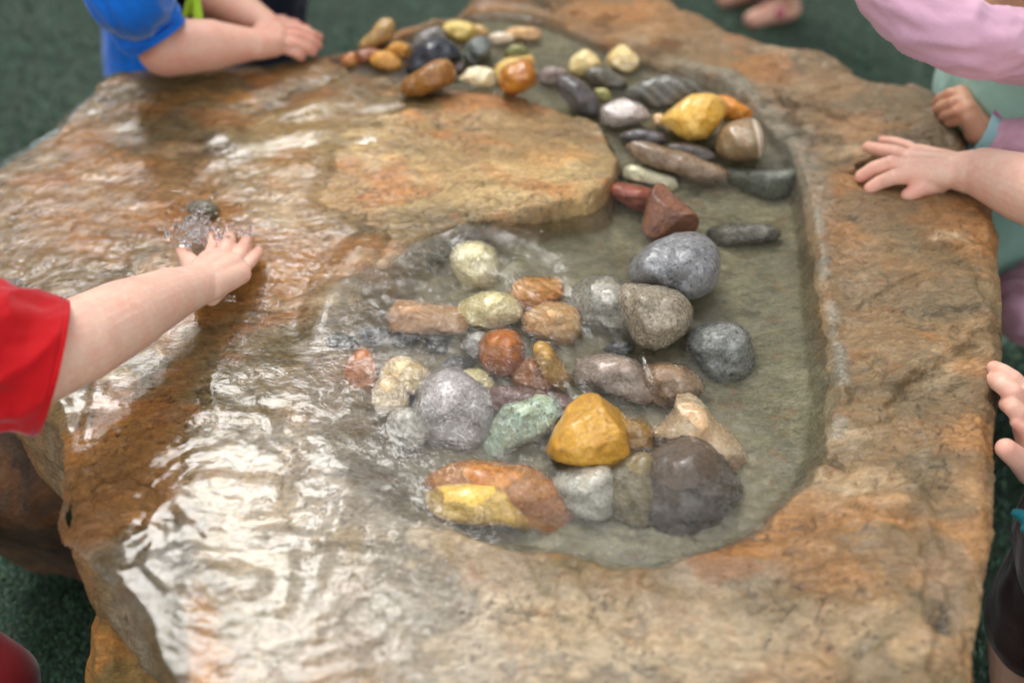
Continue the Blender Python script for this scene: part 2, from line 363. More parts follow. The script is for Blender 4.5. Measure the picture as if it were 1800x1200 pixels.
# individual ridges and hollows seen in the photograph (px, py, rx, ry, angle, height)
FEAT = [(1560, 280, 70, 16, -12, -.012), (1600, 505, 95, 12, -22, -.0035), (1640, 630, 120, 14, -30, .004), (1650, 660, 110, 12, -32, -.0045), (1500, 660, 60, 30, 40, -.005), (1620, 140, 120, 20, 15, .007),
        (1480, 190, 130, 10, 18, -.005), (500, 170, 110, 12, -25, -.008), (560, 205, 160, 14, -6, -.006), (280, 170, 60, 14, -50, -.006), (700, 1040, 130, 70, 0, -.004),
        (1010, 1060, 30, 60, 0, .003), (1100, 1080, 60, 50, 30, -.003), (1560, 870, 170, 40, 20, .006), (1540, 990, 130, 110, 0, .006), (1670, 1000, 50, 150, -4, -.006),
        (1660, 1130, 30, 60, 0, -.008), (230, 880, 90, 50, 40, .010), (290, 900, 60, 60, 0, -.008), (620, 950, 130, 18, 5, -.008), (430, 700, 60, 30, 60, -.005), (340, 380, 60, 30, 0, .005), (1290, 150, 60, 18, 30, .006),
        (1380, 210, 40, 50, -30, -.006), (1690, 420, 60, 40, -20, .006), (700, 240, 180, 18, 4, .004), (900, 300, 170, 30, 5, .005), (520, 260, 160, 12, -8, -.005), (240, 230, 130, 12, -12, -.006)]
for (fx, fy, rx, ry, an, hh) in FEAT:
    ca, sa = math.cos(R(an)), math.sin(R(an)); u = ((PX - fx) * ca + (PY - fy) * sa) / rx; v = (-(PX - fx) * sa + (PY - fy) * ca) / ry
    q = u * u + v * v + 1.1 * fbm(GX * 22, GY * 30, 4, 11); h = h + hh * ss(1.3, .55, q) * (.3 + .7 * dry)
# crumbly mortar-like rim of the channel at the upper right
rim = np.exp(-(sdB + .006) ** 2 / (2 * .012 ** 2)) * ss(1150, 1230, PX) * ss(420, 330, PY)
h = h + rim * (.002 + .009 * np.abs(fbm(GX * 30, GY * 30, 4, 77)))
rim2 = np.exp(-(sdB + .002) ** 2 / (2 * .004 ** 2)) * ss(1380, 1440, PX) * ss(330, 420, PY)
h = h + rim2 * (.002 + .003 * fbm(GX * 30, GY * 30, 3, 78))
h = h + .010 * np.exp(-(sdB + .004) ** 2 / (2 * .004 ** 2)) * ss(800, 950, PX) * ss(1090, 1050, PX) * ss(300, 350, PY) * ss(420, 380, PY)
# underwater apron: keep its lip just below the surface
h = np.where(lip > 0, h + lip * (np.minimum(h, WL - .003) - h), h)
# fine fissures following the layers
fz = np.zeros_like(h)
for (kx, ky, sd_, wd) in ((7, 13, 901, .035), (13, 21, 905, .05), (5, 6, 909, .022)):
    g_ = gn(wx * kx + .8 * gn(wx * 3 * kx, wy * 3 * ky, sd_ + 1), wy * ky + .5 * gn(wx * 4 * kx, wy * 4 * ky, sd_ + 2), sd_)
    fz = np.maximum(fz, ss(wd, 0, np.abs(g_)) * ss(.0, .3, gn(wx * kx * .7 + 9, wy * ky * .7, sd_ + 3)))
fz = fz * (.35 + .65 * dry)
h = h - .0016 * fz + .0012 * ss(.3, .6, fbm(wx * 30, wy * 46, 3, 915))
# chamfered face at the lower left
crw = wp(CREST); dC, _, _ = sdpoly(GX, GY, spline(crw, 4, False), False)
chp = crw + [tuple(P(a, b, T - .09).xy) for a, b in ((300, 1700), (-300, 1700), (-300, 900))]
inC, _, _ = sdpoly(GX, GY, chp); outer = np.clip(sdO, 0, 1)
fr = np.where(inC > 0, dC / (dC + outer + .006), 0)
h = h - .095 * fr ** .8 * (1 + .25 * fbm(GX * 16, GY * 30, 3, 400)) + .006 * (fr > 0) * fbm(GX * 20 + GY * 20, GY * 50, 4, 410)
# edge rounding and the cliff down to the ground
h = h - .010 * ss(.02, 0, sdO) ** 2
o = np.clip(-sdO, 0, .09); H = T * 1.0
XX = GX.copy(); YY = GY.copy(); mo = sdO < 0
dx = GX - ox; dy = GY - oy; dl = np.sqrt(dx * dx + dy * dy) + 1e-9
fallz = o * 5.2
st = .010 * fbm(fallz * 26, ox * 2.2 + oy * 2.2, 4, 500) + .012 * fbm(ox * 8 + fallz * 5, oy * 8, 3, 510)
ins_ = .0 + np.where(fallz > .13, -.03 * ss(.13, .2, fallz), 0) + st * ss(0, .03, fallz) + o * .10
XX = np.where(mo, ox + dx / dl * ins_, XX); YY = np.where(mo, oy + dy / dl * ins_, YY)
hz = np.where(mo, h - fallz, h)
ZZ = np.maximum(T + hz, -.02)
keep = sdO > -.088
hs_rock = h.copy()

# ---- pigment of the stone
def c3(r, g, b): return np.array([r, g, b])
TAN, ORG, OLV, PAL, DRK, GRY, YEL = c3(.27, .185, .090), c3(.43, .205, .055), c3(.165, .14, .070), c3(.50, .41, .29), c3(.085, .055, .035), c3(.27, .25, .22), c3(.42, .33, .17)
def lerp(a, b, w): return a + (b - a) * w[..., None]
C = np.broadcast_to(TAN, GX.shape + (3,)).copy()
C = lerp(C, OLV, ss(-.1, .5, fbm(wx * 6, wy * 9, 4, 600)) * .7)
C = lerp(C, ORG, ss(.05, .45, fbm(wx * 7 + 5, wy * 12, 5, 610)) * .85)
C = lerp(C, PAL, ss(.18, .55, fbm(wx * 9, wy * 16 + 3, 5, 620)) * .7)
C = lerp(C, DRK, ss(.25, .6, fbm(wx * 12 + 9, wy * 26, 5, 630)) * .6)
BL = [(1450, 380, 100, 50, ORG, .8), (1560, 360, 150, 60, ORG, .75), (1560, 520, 90, 40, ORG, .8), (1740, 430, 40, 60, ORG, .9), (1700, 760, 60, 90, ORG, .75), (1500, 970, 190, 90, ORG, .75), (1580, 1000, 90, 60, ORG, .7),
      (1690, 900, 50, 110, ORG, .85), (1510, 625, 35, 14, ORG, .8), (1560, 640, 90, 80, OLV, .7), (1500, 560, 120, 60, TAN, .6), (1600, 860, 160, 50, PAL, .3), (1450, 180, 160, 60, TAN, .6), (1540, 200, 80, 60, ORG, .5),
      (1100, 30, 150, 40, ORG, .45), (1200, 90, 120, 40, TAN, .7), (1600, 170, 120, 40, DRK, .35), (1640, 270, 70, 50, DRK, .5), (740, 310, 420, 75, YEL, .4), (950, 330, 140, 50, YEL, .6), (560, 330, 130, 50, ORG, .3), (620, 330, 110, 60, TAN, .7), (360, 480, 160, 120, ORG, .7),
      (200, 330, 200, 100, ORG, .5), (500, 440, 160, 50, ORG, .75), (850, 230, 200, 60, TAN, .6), (560, 220, 160, 50, YEL, .4), (430, 600, 120, 90, OLV, .75), (380, 700, 90, 80, OLV, .6), (480, 850, 170, 130, PAL, .65), (620, 800, 120, 90, GRY, .6), (600, 950, 170, 60, YEL, .5),
      (700, 950, 60, 40, GRY, .6), (720, 1040, 100, 60, GRY, .7), (650, 1080, 60, 60, OLV, .7), (900, 1080, 130, 50, YEL, .55), (1000, 1130, 300, 100, PAL, .75), (800, 1180, 200, 60, GRY, .4), (560, 1130, 100, 80, ORG, .4), (480, 1050, 60, 140, PAL, .5),
      (1350, 1060, 90, 60, OLV, .7), (1280, 1000, 120, 30, GRY, .6), (1450, 1120, 200, 70, PAL, .45), (1660, 1020, 50, 90, GRY, .6), (200, 800, 110, 140, ORG, .7), (340, 1120, 40, 110, ORG, .7), (230, 960, 110, 70, GRY, .6), (250, 1080, 80, 70, OLV, .5), (1300, 170, 90, 40, GRY, .7), (1390, 260, 50, 60, GRY, .7),
      (180, 110, 60, 20, ORG, .5), (300, 140, 120, 30, OLV, .5), (900, 60, 120, 30, GRY, .6)]
wn_ = fbm(wx * 14, wy * 22, 4, 650)
for (bx_, by_, rx, ry, cc, st_) in BL:
    q = ((PX - bx_) / rx) ** 2 + ((PY - by_) / ry) ** 2 + .9 * wn_; C = lerp(C, cc, ss(1.5, .3, q) * st_)
C = C * np.array([.96, .84, .66]) * (np.clip(C.mean(-1, keepdims=True), .03, 1) / .19) ** .22 * (1 + .30 * ss(1440, 1520, PX))[..., None]
RST = c3(.36, .13, .03); C = lerp(C, RST, ss(.12, .5, fbm(wx * 10 + 2, wy * 17, 5, 640)) * .55 * (1 - .6 * ss(1350, 1450, PX)) * (1 - .7 * ss(980, 1080, PY)))
C = lerp(C, PAL * np.array([1, .93, .8]), ss(960, 1100, PY) * ss(1500, 1300, PX) * ss(500, 700, PX) * (.35 + .5 * ss(-.3, .3, wn_)))
C = lerp(C, OLV * .9, ss(1440, 1500, PX) * ss(-.1, .35, fbm(wx * 9 + 20, wy * 13, 5, 645)) * .7)
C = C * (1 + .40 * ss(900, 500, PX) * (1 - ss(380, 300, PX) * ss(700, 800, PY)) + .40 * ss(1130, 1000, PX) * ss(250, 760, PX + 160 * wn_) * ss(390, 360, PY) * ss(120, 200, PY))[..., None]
C = lerp(C, c3(.52, .43, .31), ss(330, 470, PX) * ss(1000, 800, PX) * ss(640, 760, PY) * (.3 + .5 * ss(-.35, .3, wn_)))
C = lerp(C, c3(.25, .175, .095) * (.6 + 2.0 * C.mean(-1, keepdims=True)), ss(1250, 1420, PX) * .38)
C = C * (1 - .55 * fz * dry)[..., None]
# silt and algae on the basin floor
algae = ss(0, .02, sdBn)
bc = lerp(np.broadcast_to(c3(.27, .245, .135), C.shape), c3(.38, .335, .19), ss(-.2, .5, fbm(GX * 16, GY * 16, 5, 700)))
bc = lerp(bc, c3(.13, .12, .07), ss(.1, .5, fbm(wx * 22, wy * 30, 5, 710)) * .6)
bc = lerp(bc, c3(.23, .18, .14), ss(900, 640, PX) * .7)
C = lerp(C, bc, algae * (.92 - .35 * ss(760, 560, PX)))
C = lerp(C, c3(.30, .27, .19), np.clip(rim * 1.0, 0, .6)); C = lerp(C, c3(.34, .33, .25), np.clip(rim2, 0, .6) * ss(-.1, .3, wn_))
C = lerp(C, c3(.30, .22, .13), mo * ss(.0, .01, fallz) * .6)
wet = np.clip(ss(1000, 600, PX) * .9 + algae + .55 + .25 * ss(800, 1000, PY), 0, 1) * (1 - .55 * ledge * ss(600, 820, PX)) * ss(1.3, .3, fallz * 4)
wet = np.clip(wet + .3 * fbm(GX * 8, GY * 8, 3, 720), 0, 1)
idx = -np.ones(GX.shape, int); idx[keep] = np.arange(keep.sum())
q = np.stack([idx[:-1, :-1], idx[:-1, 1:], idx[1:, 1:], idx[1:, :-1]], -1).reshape(-1, 4); q = q[(q >= 0).all(1)]
rock_m = rock_material()
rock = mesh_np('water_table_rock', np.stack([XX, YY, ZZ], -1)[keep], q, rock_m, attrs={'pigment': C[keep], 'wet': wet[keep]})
tag(rock, 'large flat wet brown and orange rock slab hollowed into a spiral water basin', 'rock')

def rock_h(x, y):
    i = int(round((y - gy[0]) / STEP)); j = int(round((x - gx[0]) / STEP))
    return T + float(h[np.clip(i, 0, len(gy) - 1), np.clip(j, 0, len(gx) - 1)])

# ------------------------------------------------------------------ water
def blur(a, r):
    """box blur twice, by cumulative sums"""
    for _ in range(2):
        for ax in (0, 1):
            p = np.pad(a, [(r + 1, r) if k == ax else (0, 0) for k in (0, 1)], mode='edge'); c = np.cumsum(p, axis=ax)
            a = (np.take(c, range(2 * r + 1, c.shape[ax]), ax) - np.take(c, range(0, c.shape[ax] - 2 * r - 1), ax)) / (2 * r + 1)
    return a
hs1 = blur(np.where(sdO > -.004, h, np.minimum(h, -.02)), 6)
film = -.012 + .0165 * np.clip(ss(640, 480, PX) * ss(330, 470, PY) + ss(1120, 470, PX + 1.6 * (PY - 200) + 160 * fbm(GX * 7, GY * 10, 4, 790)) * 1.0 + ss(760, 600, PX) * ss(960, 880, PY) * ss(330, 420, PY) + ss(640, 420, PX) * ss(100, 160, PY), 0, 1) * ss(1130, 1010, PY + .0 * PX)
film = film - .012 * ss(0, .25, fr)
film = film + .003 * fbm(GX * 6, GY * 6, 3, 800) * (film > -.01)
filmw = ss(-.006, .003, film)
W = np.maximum(WL + 0 * h, hs1 + film)
kk = 900.0; W = WL + np.log1p(np.exp(np.clip((hs1 + film - WL) * kk, -40, 40))) / kk
W = blur(W, 2)
SX, SY = P(735, 560).xy
rr = np.sqrt((GX - SX) ** 2 + ((GY - SY)) ** 2) + 1e-6; ph = np.arctan2(GY - SY, GX - SX)
cal = 1 - .80 * np.maximum(ss(1230, 1360, PX) * ss(880, 780, PY), ss(980, 1080, PX) * ss(520, 440, PY)) * ss(250, 330, PY)            # calm right part of the basin
cal = cal * (1 - .45 * ss(240, 190, PY) * ss(700, 900, PX))
wr = rr + .018 * fbm(GX * 11, GY * 11, 3, 820)
act = .22 + ss(-.25, .45, fbm(GX * 6, GY * 8, 3, 805)); act = act + .8 * np.exp(-(((PX - 860) / 260) ** 2 + ((PY - 620) / 170) ** 2)); act = act * (1 - .55 * ss(640, 760, PY) * ss(800, 650, PX))
fine = act * gn(wr * 62, ph * 5.5 + rr * 6, 830) + .5 * gn(wr * 120, ph * 11 + rr * 8, 840)
big = fbm(GX * 16 + .3 * gn(GX * 9, GY * 9, 3), GY * 20, 3, 850)
ridg = 1 - np.abs(fbm(GX * 20 + 4, GY * 26, 3, 860)) * 2
rip = cal * (.00045 * fine + .0014 * big * (.35 + .65 * filmw) + .0006 * ridg * act)
rip = rip + .0009 * filmw * act * fbm(GX * 17, GY * 62, 3, 870) * ss(620, 500, PY) + .0027 * filmw * fbm(GX * 11 + .6 * gn(GX * 12, GY * 12, 872), GY * 14, 3, 871, .42) * ss(560, 700, PY)
# upwelling dome round the inlet
rd = np.sqrt(((PX - 760) / 205) ** 2 + ((PY - 560) / 165) ** 2) + .08 * fbm(GX * 12, GY * 12, 2, 880)
rip = rip + .0045 * np.exp(-((rd - .95) / .16) ** 2) * ss(640, 470, PY) + .003 * ss(1.0, .3, rd)
rip = rip + .0006 * fbm(GX * 55 + rr * 30, GY * 70, 2, 888) * np.exp(-(((PX - 930) / 270) ** 2 + ((PY - 690) / 230) ** 2))
# standing crest at the upper right of the inlet, and a softer one on its left
for (cx_, cy_, bx_, by_, a0, a1, hh) in ((790, 520, 938, 432, -.25, 2.0, .0068), (700, 560, 570, 500, 1.9, 3.6, -.0040)):
    c_ = P(cx_, cy_).xy; r_ = (P(bx_, by_).xy - c_).length; q_ = np.hypot(GX - c_.x, GY - c_.y) + .002 * fbm(GX * 24, GY * 24, 3, 898); a_ = np.mod(np.arctan2(GY - c_.y, GX - c_.x) + 1.5, 6.2832) - 1.5
    rip = rip + hh * ss(r_ - .020, r_ + .014, q_) * ss(r_ + .085, r_ + .014, q_) * ss(a0, a0 + .45, a_) * ss(a1, a1 - .5, a_)
# wavelets downstream of the upper cobbles
sx_, sy_ = P(1060, 640).xy; d2 = np.sqrt((GX - sx_) ** 2 + (GY - sy_) ** 2)
rip = rip + .0007 * (.3 + ss(-.3, .4, fbm(GX * 18, GY * 18, 2, 899))) * np.sin((GX * 1.0 + GY * .25) * 330 + 5 * fbm(GX * 14, GY * 14, 2, 890)) * np.exp(-(d2 / .09) ** 2)
# rings spreading from the hand
for (cx_, cy_, lam, a_, ext) in ((470, 470, .011, .0004, .07), (505, 520, .009, .00035, .03), (415, 620, .010, .0004, .035), (340, 430, .013, .0003, .08)):
    qx, qy = P(cx_, cy_).xy; d_ = np.sqrt((GX - qx) ** 2 + (GY - qy) ** 2) + .003 * fbm(GX * 30, GY * 30, 3, 895); rip = rip + .6 * a_ * (.4 + fbm(GX * 22, GY * 22, 2, 896)) * np.sin(d_ * 6.283 / lam) * np.exp(-(d_ / ext) ** 2)
rip = rip * 1.0
WZ = W + rip
WZ = WZ - .006 * ss(.006, -.004, sdO)
ok = (sdO > -.003) & (WZ > h - .0035); ok = ok | False
okb = blur(ok.astype(float), 1) > .01; okb &= sdO > -.003
idx = -np.ones(GX.shape, int); idx[okb] = np.arange(okb.sum())
q = np.stack([idx[:-1, :-1], idx[:-1, 1:], idx[1:, 1:], idx[1:, :-1]], -1).reshape(-1, 4); q = q[(q >= 0).all(1)]
chop = (1 - .45 * ss(600, 720, PY) * ss(760, 640, PX)) * (np.clip(cal, .12, 1) + .5 * np.exp(-(((PX - 950) / 280) ** 2 + ((PY - 660) / 190) ** 2))) * (.25 + .7 * np.clip(act, 0, 1))
water_m = water_material()
water = mesh_np('water', np.stack([GX, GY, T + WZ], -1)[okb], q, water_m, attrs={'chop': chop[okb]})
tag(water, kind='structure')
def water_h(x, y):
    i = int(round((y - gy[0]) / STEP)); j = int(round((x - gx[0]) / STEP)); return T + float(W[np.clip(i, 0, len(gy) - 1), np.clip(j, 0, len(gx) - 1)])
# ------------------------------------------------------------------ stones
ZO = {'A': (550, 0, 5.143), 'B': (850, 20, 5.143), 'C': (1040, 130, 4.495), 'Q': (1000, 100, 3), 'D': (950, 380, 3), 'E': (900, 650, 3), 'F': (550, 600, 3.158), 'G': (550, 380, 3), 'N': (0, 0, 1)}
def stone(name, label, z, pts, mat, group=None, tk=.8, dz=0.0, ang=0.0, rough=.03, seed=1, cat=None, lift=None, pwr=.8, sub=None, top=False):
    ox_, oy_, s = ZO[z]; pts = [(ox_ + a / s, oy_ + b / s) for a, b in pts]
    A = np.array(spline(pts, 5)); x, y = A[:, 0], A[:, 1]; x2, y2 = np.roll(x, -1), np.roll(y, -1); cr_ = x * y2 - x2 * y
    ar = cr_.sum() / 2; cx = ((x + x2) * cr_).sum() / (6 * ar); cy = ((y + y2) * cr_).sum() / (6 * ar)
    th = np.arctan2(-(y - cy), x - cx); rad = np.hypot(x - cx, y - cy); o_ = np.argsort(th); th, rad = th[o_], rad[o_]
    th = np.concatenate([th - 2 * math.pi, th, th + 2 * math.pi]); rad = np.tile(rad, 3)
    # principal extents -> thickness
    wpx = x.max() - x.min(); hpx = y.max() - y.min(); cov = np.cov(np.stack([x - cx, y - cy])); ev = np.sqrt(np.linalg.eigvalsh(cov)); minor = 2 * ev[0] * 1.0; 
    # first guess of place
    g = P(cx, cy, T + WL); dep = (g - CP).dot(FW); m = dep / FPX
    tw = minor * m * tk * 1.05
    halfz = math.sqrt((hpx * .5 * m * math.cos(PITCH)) ** 2 + (tw * math.sin(PITCH)) ** 2) * .92
    fl = min(rock_h(g.x, g.y), T) if lift is None else T + lift
    cz = fl + halfz + dz
    if group == GB and not top: cz = min(cz, T + WL - .003 - halfz * .93)
    if group == GC: cz = max(cz, T + WL + .15 * halfz)
    zw = water_h(g.x, g.y)
    subm = (cz < zw) if sub is None else sub
    c = Pw(cx, cy, cz, zw) if subm else P(cx, cy, cz)
    dep = (c - CP).dot(FW); m = dep / FPX
    d = (c - CP).normalized(); u = RT - d * RT.dot(d); u.normalize(); v = u.cross(d); v.normalize()
    nt, npz = 72, 40
    TH = np.linspace(-math.pi, math.pi, nt, endpoint=False); PHI = np.linspace(-math.pi / 2, math.pi / 2, npz)
    rT = np.interp(TH, th, rad) * m
    k = np.ones(3) / 3; rT = np.convolve(np.concatenate([rT[-1:], rT, rT[:1]]), k, 'valid') if ang < .3 else rT
    TT, PP = np.meshgrid(TH, PHI); cp = np.cos(PP).clip(0) ** pwr; sp = np.sign(np.sin(PP)) * np.abs(np.sin(PP)) ** .95
    rr_ = np.interp(TT, TH, rT, period=2 * math.pi)
    uu = rr_ * cp * np.cos(TT); vv = rr_ * cp * np.sin(TT); ww = tw * sp
    rng = np.random.default_rng(seed * 7 + 3)
    sc = math.sqrt(max(tw, 1e-4) * minor * m)
    if subm: vv = vv * 1.24; uu = uu * 1.11       # true size of what the water foreshortens
    # broad, irregular swelling
    mean_r = rT.mean()
    uu_ = uu / mean_r; vv_ = vv / mean_r; ww_ = ww / max(tw, 1e-4)
    f1 = gn(uu_ * 1.3 + seed * 3.1 + ww_, vv_ * 1.3 + ww_ * .7, seed); ww = ww * (1 + .22 * f1)
    if ang > 0:
        # broken faces: cut by planes
        Pn = np.stack([uu, vv, ww], -1)
        for _ in range(9):
            n = rng.normal(size=3); n[2] = abs(n[2]) * 1.1 * (1 if rng.random() < .75 else -1); n /= np.linalg.norm(n)
            pr = Pn @ n; lim = pr.max() * (1 - .30 * ang * rng.uniform(.5, 1.2)); ex = np.clip(pr - lim, 0, None); Pn = Pn - ex[..., None] * n * .93
        uu, vv, ww = Pn[..., 0], Pn[..., 1], Pn[..., 2]
    f2 = fbm(uu_ * 3 + seed + ww_ * 2, vv_ * 3 - ww_, 4, seed + 40); f3 = 1 + rough * f2 * 1.6
    uu, vv, ww = uu * f3, vv * f3, ww * f3
    Vx = c.x * 0 + uu * u.x + vv * v.x - ww * d.x; Vy = uu * u.y + vv * v.y - ww * d.y; Vz = uu * u.z + vv * v.z - ww * d.z
    V = np.stack([Vx, Vy, Vz], -1).reshape(-1, 3)
    i = np.arange(nt * npz).reshape(npz, nt); j = np.roll(i, -1, 1)
    F = np.stack([i[:-1], j[:-1], j[1:], i[1:]], -1).reshape(-1, 4)
    o = mesh_np(name, V, F, mat); bm = bmesh.new(); bm.from_mesh(o.data); bmesh.ops.remove_doubles(bm, verts=bm.verts, dist=1e-6); bmesh.ops.recalc_face_normals(bm, faces=bm.faces); bm.to_mesh(o.data); bm.free()
    for p in o.data.polygons: p.use_smooth = True
    o.location = c; tag(o, label, cat or name.split('_')[-1], group)
    return o
def sm(n, c1, c2, pat='n', scale=60, rough=.25, coat=.7): return stone_material(n, c1, c2, pat, scale, rough, coat)
GC = 'stones lined up in the upper channel'; GB = 'stones lying in the spiral basin'
